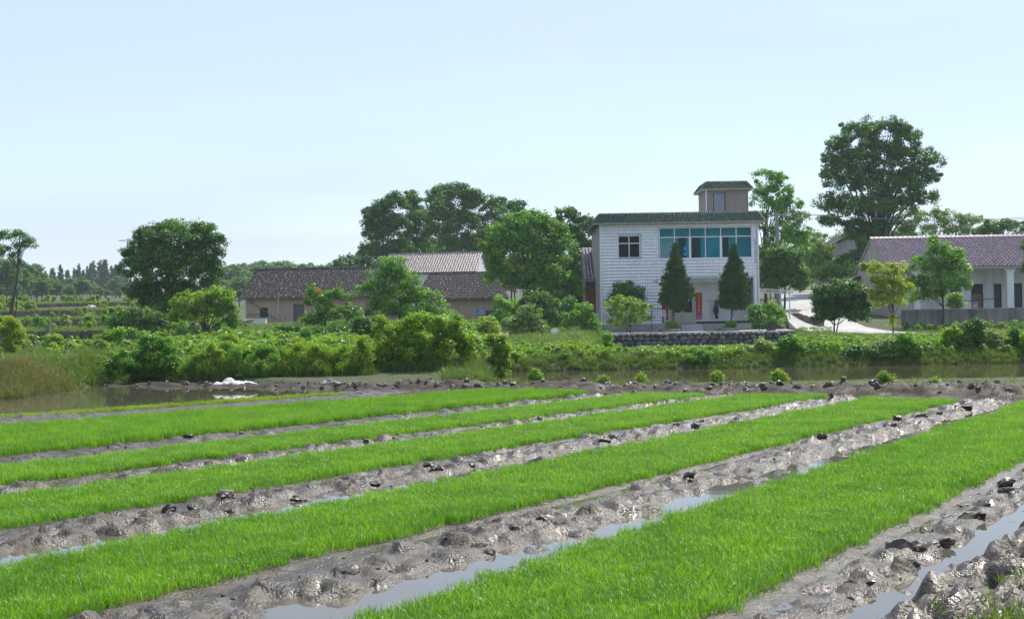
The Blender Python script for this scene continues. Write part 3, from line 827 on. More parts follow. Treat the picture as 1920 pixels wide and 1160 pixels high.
# windows of the upper floor
w1 = window(H, 1.19, 2.62, 4.33, 5.78, 0.06, [0, 0.5, 1], [0, 0.65, 1], 'glass_dark', sill=True)
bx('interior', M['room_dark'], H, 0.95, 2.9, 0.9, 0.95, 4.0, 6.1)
bx('curtain', M['room'], w1, 1.28, 1.72, 0.35, 0.37, 5.02, 5.42)
w2 = window(H, 3.85, 9.85, 4.22, 6.24, 0.04, [k / 6 for k in range(7)], [0, 0.69, 1], 'glass_cyan', sill=True, openp=((0, 0),))
for xm in (5.85, 7.85): bx('mullion', M['frame'], w2, xm - 0.07, xm + 0.07, 0.025, 0.125, 4.27, 5.56)
# balcony room behind the ribbon window
bx('balcony_wall', M['room'], H, 3.6, 10.0, 1.75, 1.85, 3.125, ZT - 0.01)
bx('balcony_partition', M['room'], H, 3.62, 3.70, 0.25, 1.745, 3.125, ZT - 0.01)
bx('balcony_ceiling', M['room'], H, 3.71, 10.0, 0.25, 1.74, 6.45, 6.55)
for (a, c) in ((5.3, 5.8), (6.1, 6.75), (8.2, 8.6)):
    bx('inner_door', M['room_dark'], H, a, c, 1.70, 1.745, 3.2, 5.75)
bx('inner_curtain', M['paper'], H, 4.9, 5.1, 0.5, 0.53, 4.3, 5.2)
for z in (4.4, 4.75): bx('window_notice', M['paper'], w2, 5.45, 5.62, 0.10, 0.104, z, z + 0.25)
# ground floor porch
wall_with_holes('porch_wall', M['plaster'], H, 3.69, 9.90, 0.0, 2.94, 2.1, 2.2, [(4.67, 6.38, 0.0, 2.40), (8.0, 9.4, 1.0, 2.3)])
bx('porch_side_wall', M['plaster'], H, 3.69, 3.925, 0.245, 2.095, 0.0, 2.94)
bx('porch_beam', M['plaster'], H, 3.935, 9.895, 0.9, 1.1, 2.70, 2.945)
bx('skirting', M['frame_dark'], H, 6.42, 9.88, 2.055, 2.095, 0.0, 0.13)
window(H, 8.0, 9.4, 1.0, 2.3, 2.12, [0, 0.5, 1], [0, 0.7, 1], 'glass_dark', 'frame_dark', sill=False)
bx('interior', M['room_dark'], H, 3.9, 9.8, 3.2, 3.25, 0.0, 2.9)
dr = MB().box(4.67, 4.75, 2.08, 2.18, 0, 2.40).box(6.30, 6.38, 2.08, 2.18, 0, 2.40).box(4.75, 6.30, 2.08, 2.18, 1.92, 2.0).box(4.75, 6.30, 2.08, 2.18, 2.34, 2.40).build('door_frame', M['door_cream'], H)
bx('transom_pane', M['glass_dark'], dr, 4.76, 6.29, 2.12, 2.13, 2.0, 2.34)
for k in range(7): bx('grille_bar', M['frame_dark'], dr, 4.85 + k * 0.22, 4.865 + k * 0.22, 2.095, 2.11, 2.0, 2.34)
bx('paper_charm', M['red'], dr, 5.42, 5.72, 2.070, 2.075, 2.06, 2.34)
for a, c in ((4.76, 5.515), (5.535, 6.29)):
    l_ = MB().box(a, c, 2.10, 2.15, 0.02, 0.75).box(a, a + 0.12, 2.10, 2.15, 0.75, 1.91).box(c - 0.12, c, 2.10, 2.15, 0.75, 1.91).box(a + 0.12, c - 0.12, 2.10, 2.15, 1.80, 1.91).box(a + 0.1, c - 0.1, 2.085, 2.099, 0.12, 0.60).build('door_leaf', M['door_cream'], H)
    bx('pane', M['glass_dark'], l_, a + 0.12, c - 0.12, 2.12, 2.128, 0.755, 1.795)
    xm = (a + c) / 2
    MB().hull([(xm, 2.108, 0.92), (xm + 0.13, 2.108, 1.07), (xm, 2.108, 1.22), (xm - 0.13, 2.108, 1.07)], [(xm, 2.116, 0.92), (xm + 0.13, 2.116, 1.07), (xm, 2.116, 1.22), (xm - 0.13, 2.116, 1.07)]).build('pane_ornament', M['glass_grey'], l_)
    bx('pane_ornament', M['frame'], l_, xm - 0.10, xm + 0.10, 2.108, 2.116, 1.5, 1.72)
    MB().tube([(c - 0.06 if a < 5 else a + 0.06, 2.06, 0.78), (c - 0.06 if a < 5 else a + 0.06, 2.06, 1.15)], 0.018).build('handle', M['steel'], l_)
# door ramp
MB().hull([(5.1, -1.35, -0.64), (6.55, -1.35, -0.64), (6.4, -0.325, -0.64), (5.15, -0.325, -0.64)], [(5.1, -1.35, -0.58), (6.55, -1.35, -0.58), (6.4, -0.325, -0.02), (5.15, -0.325, -0.02)]).build('door_ramp', M['concrete'], H)
for x in (0.05, W - 0.05): MB().tube([(x, -0.06, -0.5), (x, -0.06, ZT - 0.1)], 0.05, 8).build('drain_pipe', M['pipe'], H)
# stair tower on the roof
TX0, TX1, TY0, TY1, TZ0, TZ1 = 7.38, 10.24, 3.4, 7.0, ZT + 0.16, 8.98
wall_with_holes('tower_wall', M['tower'], H, TX0, TX1, TZ0, TZ1, TY0, TY0 + 0.2, [(7.88, 8.71, TZ0, 8.72)])
bx('tower_wall', M['tower'], H, TX0, TX0 + 0.2, TY0 + 0.201, TY1, TZ0, TZ1)
bx('tower_wall', M['tower'], H, TX1 - 0.2, TX1, TY0 + 0.201, TY1, TZ0, TZ1)
bx('tower_wall', M['tower'], H, TX0 + 0.201, TX1 - 0.201, TY1 - 0.2, TY1, TZ0, TZ1)
tdo = bx('tower_door', M['door_blue'], H, 7.90, 8.69, TY0 + 0.05, TY0 + 0.1, TZ0 + 0.01, 8.70)
bx('door_rib', M['frame_dark'], tdo, 7.90, 7.94, TY0 + 0.03, TY0 + 0.049, TZ0 + 0.01, 8.70); bx('door_rib', M['frame_dark'], tdo, 8.65, 8.69, TY0 + 0.03, TY0 + 0.049, TZ0 + 0.01, 8.70)
MB().tube([(TX0 + 0.03, TY0 - 0.05, TZ0), (TX0 + 0.03, TY0 - 0.05, TZ1 - 0.05)], 0.035, 6).build('drain_pipe', M['pipe'], H)
tr = MB(); to = 0.30
r0 = [(TX0 - to, TY0 - to), (TX1 + to, TY0 - to), (TX1 + to, TY1 + to), (TX0 - to, TY1 + to)]
r1 = [(TX0 + 0.1, TY0 + 0.1), (TX1 - 0.1, TY0 + 0.1), (TX1 - 0.1, TY1 - 0.1), (TX0 + 0.1, TY1 - 0.1)]
for k in range(4):
    q = [(*r0[k], TZ1), (*r0[(k + 1) % 4], TZ1), (*r1[(k + 1) % 4], TZ1 + 0.52), (*r1[k], TZ1 + 0.52)]
    tr.hull([(x, y, z - 0.08) for x, y, z in q[:2]] + [(x, y, TZ1 - 0.02) for x, y, z in q[2:]], q)
tr.box(TX0 + 0.1, TX1 - 0.1, TY0 + 0.1, TY1 - 0.1, TZ1 - 0.03, TZ1 + 0.3)
tro = tr.build('tower_roof', M['beige'], H)
for k in range(4):
    t = tile_skirt((*r0[k], TZ1 + 0.006), (*r0[(k + 1) % 4], TZ1 + 0.006), (*r1[k], TZ1 + 0.526), (*r1[(k + 1) % 4], TZ1 + 0.526), 0.145, 0.15, 0.1, 0.03, k + 9, 0.5).build('tower_roof_tiles', M['tile_green'], tro)
    t['kind'] = 'stuff'

# couplets pasted beside the door
def text_mesh(body, size, m):
    c = bpy.data.curves.new('glyph', 'FONT'); c.body = body; c.size = size; c.extrude = 0.002; c.align_x = 'CENTER'; c.align_y = 'CENTER'
    c.resolution_u = 3
    ob = bpy.data.objects.new('glyph', c); COL.objects.link(ob)
    bpy.context.view_layer.update()
    me = bpy.data.meshes.new_from_object(ob.evaluated_get(bpy.context.evaluated_depsgraph_get()))
    bpy.data.objects.remove(ob); bpy.data.curves.remove(c)
    me.materials.clear(); me.materials.append(m)
    return me
cp = empty('door_couplet', (HX + 6.62, HY + 2.06, HZ + 0.27), 0, 'tall red paper couplet with gold characters and green lotus right of the house door', 'couplet')
bx('paper', M['red'], cp, -0.21, 0.21, 0.01, 0.025, 0, 1.78)
for k, ch in enumerate('富贵平安有'):
    g = link('character', text_mesh(ch, 0.22, M['gold']), None, cp); g.location = (0, 0.004, 1.60 - k * 0.245); g.rotation_euler = (R(90), 0, 0)
for dx, s in ((-0.09, 1), (0.0, 1.2), (0.09, 1)):
    MB().hull([(dx - 0.07, 0.002, 0.42), (dx + 0.07, 0.002, 0.42), (dx + 0.05, 0.002, 0.50 + 0.02 * s), (dx, 0.002, 0.50 + 0.06 * s), (dx - 0.05, 0.002, 0.50 + 0.02 * s)],
              [(dx - 0.07, 0.008, 0.42), (dx + 0.07, 0.008, 0.42), (dx + 0.05, 0.008, 0.50 + 0.02 * s), (dx, 0.008, 0.50 + 0.06 * s), (dx - 0.05, 0.008, 0.50 + 0.02 * s)]).build('lotus_leaf', M['green_print'], cp)
bx('picture_panel', M['pink'], cp, -0.19, 0.19, 0.003, 0.009, 0.03, 0.30)
cp2 = empty('door_couplet', (HX + 4.38, HY + 2.06, HZ + 0.27), 0, 'red paper couplet half hidden behind the cypress left of the house door', 'couplet')
bx('paper', M['red'], cp2, -0.21, 0.21, 0.01, 0.025, 0, 1.78)
MB().hull([(-0.1, 0.002, 0.25), (0.12, 0.002, 0.2), (0.08, 0.002, 0.5), (-0.02, 0.002, 0.55)], [(-0.1, 0.008, 0.25), (0.12, 0.008, 0.2), (0.08, 0.008, 0.5), (-0.02, 0.008, 0.55)]).build('gold_motif', M['gold'], cp2)
# coat on a rail in the porch
rail = MB().tube([(7.0, 1.75, 1.50), (8.9, 1.75, 1.50)], 0.018).tube([(7.02, 1.75, 1.50), (7.02, 2.09, 1.53)], 0.012).tube([(8.88, 1.75, 1.50), (8.88, 2.09, 1.53)], 0.012).build('clothes_rail', M['steel'], None, (HX, HY, HZ)); tag(rail, 'thin metal clothes rail under the white house porch', 'rail')
cv = MB()
prof = [(1.42, 0.04), (1.36, 0.10), (1.1, 0.15), (0.8, 0.19), (0.55, 0.20), (0.42, 0.12), (0.2, 0.10), (0.0, 0.13)]
for k in range(len(prof)):
    z, hw = prof[k]
    for j in range(12):
        t = 2 * math.pi * j / 12; q = 1 + 0.25 * math.cos(3 * t + k)
        cv.v.append((hw * math.cos(t) * q + 0.02 * math.sin(k), 0.07 * math.sin(t) * q, z))
for k in range(len(prof) - 1):
    for j in range(12): cv.f.append((k * 12 + j, k * 12 + (j + 1) % 12, (k + 1) * 12 + (j + 1) % 12, (k + 1) * 12 + j))
o = cv.build('hanging_coat', M['navy'], None, (HX + 7.72, HY + 1.75, HZ + 0.30), sm=True); o.scale = (0.85, 0.85, 0.82); tag(o, 'navy blue coat hanging from the rail under the porch', 'coat')
o = empty('metal_cabinet', (HX + 4.08, HY + 1.2, HZ), 0, 'small black and white cabinet at the edge of the porch', 'cabinet')
bx('body', M['metal_white'], o, -0.12, 0.25, 0, 0.35, 0.0, 0.95); bx('front_panel', M['frame_dark'], o, -0.08, 0.12, -0.02, -0.002, 0.08, 0.5)
for k in range(3): bx('vent_slat', M['metal_white'], o, -0.06, 0.10, -0.032, -0.022, 0.14 + 0.12 * k, 0.18 + 0.12 * k)
o = MB().tube([(3.2 + 0.0, -0.6, 0.98), (4.7, -0.6, 0.99)], 0.022).tube([(3.22, -0.6, 0.98), (3.22, -0.6, -0.53)], 0.02).tube([(4.68, -0.6, 0.98), (4.68, -0.6, -0.53)], 0.02).build('drying_rack', M['wire'], None, (HX, HY, HZ)); tag(o, 'dark drying bar standing in front of the white tiled wall', 'rack')

# ---- brick shed left of the white house, purple roof
sp = at(1099, 600, 97.5)
S = empty('brick_shed', (sp.x, 97.5, sp.z), 0, 'narrow red brick shed with purple tile roof beside the white house', 'shed')
SW, SD = 2.4, 4.0
bx('wall', M['mortar'], S, 0, SW, 0, SD, -0.8, 2.75)
bb, bf = [], []
for r_ in range(34):
    for c_ in range(-1, 12):
        a = c_ * 0.25 + (0.125 if r_ % 2 else 0); z = -0.3 + r_ * 0.088
        a0, a1 = max(0, a + 0.006), min(SW, a + 0.244)
        if a1 - a0 < 0.03: continue
        k = len(bb); bb += [(a0, -0.012, z), (a1, -0.012, z), (a1, -0.012, z + 0.076), (a0, -0.012, z + 0.076), (a0, 0, z), (a1, 0, z), (a1, 0, z + 0.076), (a0, 0, z + 0.076)]
        bf += [(k, k + 1, k + 2, k + 3), (k, k + 4, k + 5, k + 1), (k + 1, k + 5, k + 6, k + 2), (k + 2, k + 6, k + 7, k + 3), (k + 3, k + 7, k + 4, k)]
t = link('bricks', mesh_np('bricks', bb, bf, M['brick']), None, S); t['kind'] = 'stuff'
sr = MB().hull([(-0.05, -0.25, 2.62), (SW, -0.25, 2.62), (SW, SD, 5.0), (-0.05, SD, 5.0)], [(-0.05, -0.25, 2.74), (SW, -0.25, 2.74), (SW, SD, 5.12), (-0.05, SD, 5.12)]).build('roof', M['cement'], S)
t = tile_skirt((-0.05, -0.25, 2.75), (SW, -0.25, 2.75), (-0.05, SD, 5.13), (SW, SD, 5.13), 0.22, 0.30, 0.05, 0.03, 4, 0.5).build('roof_tiles', M['tile_purple'], sr); t['kind'] = 'stuff'
MB().hull([(0, 0, 2.75), (0.2, 0, 2.75), (0.2, SD, 2.75), (0, SD, 2.75)], [(0, 0.01, 2.76), (0.2, 0.01, 2.76), (0.2, SD, 4.98), (0, SD, 4.98)]).build('gable_wall', M['brick'], S)

# ---- clay farmhouse: two ranges with weathered grey roofs
CY = 115.0
c0 = at(461, 606, CY); c1 = at(762, 600, CY)
Fm = empty('clay_farmhouse', (c0.x, CY, 1.25), 0, 'long mud-walled farmhouse with weathered grey tile roof', 'house')
FW = c1.x - c0.x
hl = [(1.15, 1.8, 0.62, 1.5), (3.85, 4.75, 0.0, 1.75), (8.0, 8.5, 0.6, 1.2), (9.6, 10.4, 0.5, 1.2)]
gable_house(Fm, FW, 6.2, 2.55, 4.62, 'clay', ov=(0.45, 0.45), rm='tile_grey', cw=0.21, rh=0.26, jit=0.3, wave=0.15, hip=0.9, holes=hl, seed=20)
for a, c, z0, z1 in hl:
    o = MB().box(a, c, 0.12, 0.16, z1 - 0.07, z1).box(a, a + 0.06, 0.12, 0.16, z0, z1 - 0.07).box(c - 0.06, c, 0.12, 0.16, z0, z1 - 0.07).build('window_frame' if z0 > 0 else 'door_frame', M['door_blue'] if z0 == 0 else M['frame_dark'], Fm)
    bx('shutter' if z0 > 0 else 'door_leaf', M['door_dark'] if z0 > 0 else M['wood'], o, a + 0.06, c - 0.06, 0.2, 0.24, z0, z1 - 0.07)
    if z0 > 0:
        for k in range(3): bx('window_bar', M['frame_dark'], o, a + 0.06 + (c - a - 0.12) * (k + 1) / 4 - 0.012, a + 0.06 + (c - a - 0.12) * (k + 1) / 4 + 0.012, 0.13, 0.15, z0, z1 - 0.07)
MB().tube([(0.05, -0.12, 2.3), (3.1, -0.35, 0.1)], 0.035).build('timber_brace', M['wood'], Fm)
MB().tube([(0.1, -0.04, 0.95), (1.1, -0.04, 0.97)], 0.02).build('wall_cable', M['wire'], Fm)
W2 = at(790, 600, 112.0); W3 = at(942, 600, 112.0)
Fm2 = empty('clay_outbuilding', (W2.x, 112.0, 1.2), 0, 'lower mud-walled outbuilding with rows of grey tiles and a blue wall plate', 'house')
gable_house(Fm2, W3.x - W2.x, 6.0, 2.2, 4.0, 'clay', ov=(0.45, 0.5), rm='tile_grey', cw=0.205, rh=0.26, jit=0.25, wave=0.15, hip=1.1, holes=[(3.2, 3.9, 0.05, 0.42), (5.1, 5.8, 0.55, 1.0)], seed=31)
for a, c, z0, z1 in [(3.2, 3.9, 0.05, 0.42), (5.1, 5.8, 0.55, 1.0)]:
    bx('vent_board', M['door_dark'], Fm2, a, c, 0.14, 0.2, z0, z1)
o = MB().box(1.3, 1.7, -0.25, -0.003, 1.36, 1.42).build('ledge', M['frame_dark'], Fm2)
o = empty('wall_plate', (W2.x + 4.7, 111.97, 1.86), 0, 'small blue sign plate with two white lines on the mud wall', 'sign')
bx('plate', M['blue_sign'], o, -0.33, 0.33, 0.0, 0.02, 0, 0.46)
for k in range(5): bx('letter', M['paper'], o, -0.12 + k * 0.08, -0.06 + k * 0.08, -0.006, -0.001, 0.27, 0.36)
for k in range(6): bx('letter', M['paper'], o, -0.26 + k * 0.09, -0.20 + k * 0.09, -0.006, -0.001, 0.08, 0.16)
# bamboo poles and clutter in front of the farmhouse
for (xa, ya, xb, yb, r_, lb) in ((592, 605, 594, 551, 0.035, 'thin pale bamboo pole standing upright against the farmhouse eave'), (594, 606, 612, 573, 0.025, 'short bamboo stick leaning right beside the upright pole'), (607, 604, 608, 588, 0.03, 'dark stub pole planted before the farmhouse wall')):
    a, b_ = at(xa - 72 if False else xa - 72 + 0, ya, 113.2), at(xb - 72, yb, 113.6)
    o = MB().tube([(0, 0, -0.4), b_ - a], r_).build('bamboo_pole', M['wood_pale'] if 'dark' not in lb else M['wood'], None, a); tag(o, lb, 'pole')

# ---- pale shed with glossy tile roof behind
ws_ = at(716, 512, 134.0)
Sh = empty('long_barn', (ws_.x, 134.0, 2.0), R(-10), 'long pale barn with shiny faded pink tile roof behind the farmhouse', 'barn')
gable_house(Sh, 9.0, 6.0, 4.05, 5.75, 'plaster', ov=(0.3, 0.12), rm='tile_pink', cw=0.24, rh=0.40, jit=0.08, wave=0.3, seed=40)

# ---- right-hand house with veranda
ry = 98.0
rp = at(1668, 580, ry)
RH = empty('veranda_house', (rp.x, ry, 1.35), 0, 'white single-storey house with purple tile roof and square veranda columns', 'house')
RW, RD = 13.5, 9.0
zE = at(1760, 497, ry).z - 1.35; zR = at(1760, 446, ry + RD / 2).z - 1.35
back_y = 2.2
bx('gable_wall', M['beige'], RH, 0, 0.3, 0, RD, -1.5, zE)
MB().hull([(0, 0.05, zE + 0.002), (0, RD - 0.05, zE + 0.002), (0, RD / 2, zR - 0.12)], [(0.3, 0.05, zE + 0.002), (0.3, RD - 0.05, zE + 0.002), (0.3, RD / 2, zR - 0.12)]).build('gable_wall', M['beige'], RH)
bx('side_wall', M['beige'], RH, RW - 0.3, RW, 0, RD, -1.5, zE)
bx('rear_wall', M['beige'], RH, 0.301, RW - 0.301, RD - 0.3, RD, -1.5, zE)
dpos = [(4.85, 5.6, 'door_dark'), (6.35, 7.2, 'door_brown'), (7.95, 8.5, 'door_dark'), (9.1, 9.95, 'door_dark'), (11.0, 11.9, 'door_dark')]
wall_with_holes('veranda_wall', M['plaster_old'], RH, 0.301, RW - 0.301, -0.2, zE - 0.01, back_y, back_y + 0.2, [(a, c, 0.0, 2.05) for a, c, _ in dpos])
bx('veranda_floor', M['cement'], RH, 0.301, RW - 0.301, 0.0, back_y - 0.002, -0.6, -0.02)
bx('veranda_ceiling', M['plaster_old'], RH, 0.301, RW - 0.301, 0.25, back_y - 0.003, zE - 0.20, zE - 0.11)
bx('eaves_beam', M['plaster'], RH, 0.301, RW + 0.2, -0.02, 0.24, zE - 0.30, zE - 0.02)
for a, c, dm in dpos:
    f = MB().box(a, a + 0.06, back_y + 0.03, back_y + 0.15, 0, 2.05).box(c - 0.06, c, back_y + 0.03, back_y + 0.15, 0, 2.05).box(a + 0.06, c - 0.06, back_y + 0.03, back_y + 0.15, 1.98, 2.05).build('door_frame', M['frame_dark'], RH)
    top = 1.35 if dm == 'door_brown' else 1.97
    bx('door_leaf', M[dm], f, a + 0.065, c - 0.065, back_y + 0.10, back_y + 0.14, 0.0, top)
    if dm == 'door_brown': bx('transom_board', M['room_dark'], f, a + 0.065, c - 0.065, back_y + 0.13, back_y + 0.16, 1.352, 1.975)
for xc in (1.9, 8.35, 13.1):
    o = MB().box(xc - 0.23, xc + 0.23, -0.05, 0.41, -0.6, zE - 0.62).build('column', M['plaster'], RH)
    MB().hull([(xc - 0.23, -0.05, zE - 0.62), (xc + 0.23, -0.05, zE - 0.62), (xc + 0.23, 0.41, zE - 0.62), (xc - 0.23, 0.41, zE - 0.62)],
              [(xc - 0.42, -0.08, zE - 0.305), (xc + 0.42, -0.08, zE - 0.305), (xc + 0.42, 0.45, zE - 0.305), (xc - 0.42, 0.45, zE - 0.305)]).build('capital', M['plaster'], o)
oy, ox = 0.35, 0.12
sl = (zR - zE) / (RD / 2); ze = zE - oy * sl
rf = MB()
A = [(-ox, -oy, ze), (RW + ox, -oy, ze), (RW + ox, RD / 2, zR), (-ox, RD / 2, zR)]
B = [(RW + ox, RD + oy, ze), (-ox, RD + oy, ze), (-ox, RD / 2, zR), (RW + ox, RD / 2, zR)]
for q in (A, B): rf.hull([(x, y, z - 0.12) for x, y, z in q], q)
ro = rf.build('roof', M['cement'], RH)
for q, sd in ((A, 1), (B, 2)):
    t = tile_skirt((q[0][0], q[0][1], q[0][2] + .006), (q[1][0], q[1][1], q[1][2] + .006), (q[3][0], q[3][1], q[3][2] + .006), (q[2][0], q[2][1], q[2][2] + .006), 0.27, 0.34, 0.05, 0.05, 50 + sd, 0.5).build('roof_tiles', M['tile_purple'], ro); t['kind'] = 'stuff'
rc = MB()
for k in range(40):
    xa, xb = -ox + (RW + 2 * ox) * k / 40, -ox + (RW + 2 * ox) * (k + 0.97) / 40
    rc.hull([(xa, RD / 2 - 0.16, zR + 0.03), (xa, RD / 2, zR + 0.17), (xa, RD / 2 + 0.16, zR + 0.03)], [(xb, RD / 2 - 0.14, zR + 0.02), (xb, RD / 2, zR + 0.15), (xb, RD / 2 + 0.14, zR + 0.02)])
t = rc.build('ridge_caps', M['tile_purple'], ro); t['kind'] = 'stuff'
MB().hull([(-0.02, -0.3, ze - 0.13), (-0.02, RD / 2, zR - 0.13), (-0.02, RD / 2, zR - 0.4), (-0.02, -0.3, ze - 0.3)], [(-0.10, -0.3, ze - 0.13), (-0.10, RD / 2, zR - 0.13), (-0.10, RD / 2, zR - 0.4), (-0.10, -0.3, ze - 0.3)]).build('bargeboard', M['beige'], RH)
o = empty('door_poster', (rp.x + 6.66, ry + back_y + 0.095, 1.35 + 0.12), 0, 'pink calendar poster on the brown door of the veranda house', 'poster')
bx('sheet', M['paper'], o, -0.2, 0.2, -0.006, -0.001, 0, 0.66); bx('picture', M['pink'], o, -0.18, 0.18, -0.012, -0.007, 0.24, 0.63)
for k in range(3): bx('figure_print', M['paper'], o, -0.10 + 0.07 * k, -0.055 + 0.07 * k, -0.018, -0.013, 0.30, 0.52 - 0.05 * (k % 2))
o = MB().tube([(rp.x + 5.6, ry + back_y - 0.1, 2.25), (rp.x + 6.35, ry + back_y - 0.1, 2.22), (rp.x + 7.95, ry + back_y - 0.1, 2.38)], 0.02).build('clothes_line', M['wire'], None); tag(o, 'dark line strung across the veranda wall', 'line')
# dark lean-to at its rear left corner
lp = at(1577, 530, 106)
o = empty('lean_to_shed', (lp.x, 106, lp.z - 1.5), 0, 'low lean-to shed with black sagging roof against the gable', 'shed')
bx('wall', M['wood'], o, 0.5, 2.2, 0.2, 2.0, -1, 1.4)
MB().hull([(0.0, -0.2, 1.35), (2.3, -0.2, 2.1), (2.3, 2.2, 2.1), (0.0, 2.2, 1.35)], [(0.0, -0.2, 1.45), (2.3, -0.2, 2.3), (2.3, 2.2, 2.3), (0.0, 2.2, 1.45)]).build('roof', M['rubber'], o)
# compound wall
cwall = empty('compound_wall', (0, 0, 0), 0, 'long low cement wall with dark rain stains before the veranda house', 'wall')
A0, A1 = at(1690, 582, 90.0), at(2010, 575, 88.0)
d = Vector((A1.x - A0.x, A1.y - A0.y, 0)); L_ = d.length; d.normalize(); nrm_ = Vector((-d.y, d.x, 0))
nseg = 7
for k in range(nseg):
    a, b_ = A0 + d * (L_ * k / nseg + 0.006), A0 + d * (L_ * (k + 1) / nseg - 0.006)
    q = [a, b_, b_ + nrm_ * 0.24, a + nrm_ * 0.24]
    MB().hull([(p.x, p.y, -0.2) for p in q], [(p.x, p.y, 1.62) for p in q]).build('wall_panel', M['cement_dark'], cwall)
q = [A0 - nrm_ * 0.05 - d * 0.05, A1 - nrm_ * 0.05, A1 + nrm_ * 0.29, A0 + nrm_ * 0.29 - d * 0.05]
MB().hull([(p.x, p.y, 1.623) for p in q], [(p.x, p.y, 1.69) for p in q]).build('coping', M['cement'], cwall)
q = [A0, A0 + nrm_ * 8.0, A0 + nrm_ * 8.0 - d * 0.24, A0 - d * 0.24]
# ---- grey gable house far behind
gp = at(1557, 480, 132)
G_ = empty('far_grey_house', (gp.x, 132, 3.0), 0, 'distant grey gabled house under the big tree', 'house')
gz1, gz2 = at(1557, 463, 132).z - 3.0, at(1618, 432, 132).z - 3.0
MB().hull([(0, 0, -1), (6, 0, -1), (6, 0, gz1), (3, 0, gz2), (0, 0, gz1)], [(0, 7, -1), (6, 7, -1), (6, 7, gz1), (3, 7, gz2), (0, 7, gz1)]).build('wall', M['cement'], G_)
MB().hull([(-0.35, -0.3, gz1 - 0.2), (3, -0.3, gz2 + 0.02), (3, 7.3, gz2 + 0.02), (-0.35, 7.3, gz1 - 0.2)], [(-0.35, -0.3, gz1 + 0.0), (3, -0.3, gz2 + 0.22), (3, 7.3, gz2 + 0.22), (-0.35, 7.3, gz1 + 0.0)]).hull([(3.001, -0.3, gz2 + 0.02), (6.35, -0.3, gz1 - 0.2), (6.35, 7.3, gz1 - 0.2), (3.001, 7.3, gz2 + 0.02)], [(3.001, -0.3, gz2 + 0.22), (6.35, -0.3, gz1), (6.35, 7.3, gz1), (3.001, 7.3, gz2 + 0.22)]).build('roof', M['tile_grey'], G_)
bx('string_course', M['frame_dark'], G_, 0.0, 6.0, -0.03, -0.003, gz1 - 0.9, gz1 - 0.84)

# ---- carport beside the white house
kp = at(1429, 606, 93)
K = empty('carport', (kp.x, 93.0, 0.52), 0, 'white metal carport with thin posts beside the white house', 'carport')
kz = at(1450, 545, 93).z - 0.52
MB().hull([(0.0, -0.9, kz + 0.10), (2.05, -0.9, kz - 0.08), (2.05, 3.0, kz - 0.02), (0.0, 3.0, kz + 0.16)], [(0.0, -0.9, kz + 0.14), (2.05, -0.9, kz - 0.04), (2.05, 3.0, kz + 0.02), (0.0, 3.0, kz + 0.20)]).build('roof_sheet', M['metal_white'], K)
for k in range(5):
    x = 0.1 + k * 0.45; bx('purlin', M['metal_white'], K, x, x + 0.05, -0.85, 2.9, kz + 0.02 - 0.18 * x / 2.05 - 0.04, kz + 0.07 - 0.18 * x / 2.05)
for x, y in ((1.32, 0.4), (1.70, -0.6), (1.70, 2.6)): MB().tube([(x, y, -0.2), (x, y, kz - 0.06)], 0.045, 8).build('post', M['metal_white'], K)
MB().tube([(0.02, -0.6, kz - 0.13), (1.7, -0.6, kz - 0.16)], 0.04, 6).build('beam', M['metal_white'], K)
# firewood stacked under it
FWp = empty('firewood_stack', (kp.x + 0.15, 94.8, 0.5), 0, 'dark stack of cut firewood under the carport', 'firewood')
lm = [MB().tube([(0, 0, 0), (0.01, 0.5, 0.01), (0, 1.0, 0)], [0.075, 0.07, 0.078], 7).mesh('log', M['log']) for _ in range(1)][0]
rw = random.Random(5)
for r_ in range(12):
    for c_ in range(7):
        o = link('log', lm, None, FWp); o.location = (c_ * 0.16 + (0.08 if r_ % 2 else 0) + rw.uniform(-.02, .02), rw.uniform(-0.1, 0.1), 0.08 + r_ * 0.138)
        s = rw.uniform(0.8, 1.12); o.scale = (s, 1, s); o.rotation_euler = (0, rw.uniform(0, 6), rw.uniform(-.05, .05))
# scooter parked by the carport post
sc_ = empty('parked_scooter', (kp.x + 1.5, 93.6, 0.52), R(70), 'scooter with pale leg shield parked by the carport post', 'scooter')
for y in (-0.55, 0.55):
    wh = MB(); 
    n = 18
    for j in range(n):
        for k in range(8):
            a, b_ = 2 * math.pi * j / n, 2 * math.pi * k / 8
            wh.v.append((0.045 * math.sin(b_), y + (0.2 + 0.045 * math.cos(b_)) * math.cos(a), 0.245 + (0.2 + 0.045 * math.cos(b_)) * math.sin(a)))
    for j in range(n):
        for k in range(8): wh.f.append((j * 8 + k, ((j + 1) % n) * 8 + k, ((j + 1) % n) * 8 + (k + 1) % 8, j * 8 + (k + 1) % 8))
    wo_ = wh.build('wheel', M['rubber'], sc_, sm=True); MB().tube([(-0.02, y, 0.245), (0.02, y, 0.245)], 0.13, 14).build('rim', M['steel'], wo_)
MB().hull([(-0.16, -0.75, 0.35), (0.16, -0.75, 0.35), (0.14, -0.05, 0.30), (-0.14, -0.05, 0.30)], [(-0.13, -0.80, 0.68), (0.13, -0.80, 0.68), (0.11, -0.05, 0.62), (-0.11, -0.05, 0.62)]).hull([(-0.14, -0.05, 0.24), (0.14, -0.05, 0.24), (0.12, 0.42, 0.24), (-0.12, 0.42, 0.24)], [(-0.14, -0.05, 0.31), (0.14, -0.05, 0.31), (0.12, 0.42, 0.31), (-0.12, 0.42, 0.31)]).build('body', M['door_dark'], sc_)
MB().hull([(-0.15, -0.78, 0.685), (0.15, -0.78, 0.685), (0.11, -0.08, 0.64), (-0.11, -0.08, 0.64)], [(-0.12, -0.74, 0.78), (0.12, -0.74, 0.78), (0.09, -0.12, 0.72), (-0.09, -0.12, 0.72)]).build('seat', M['rubber'], sc_)
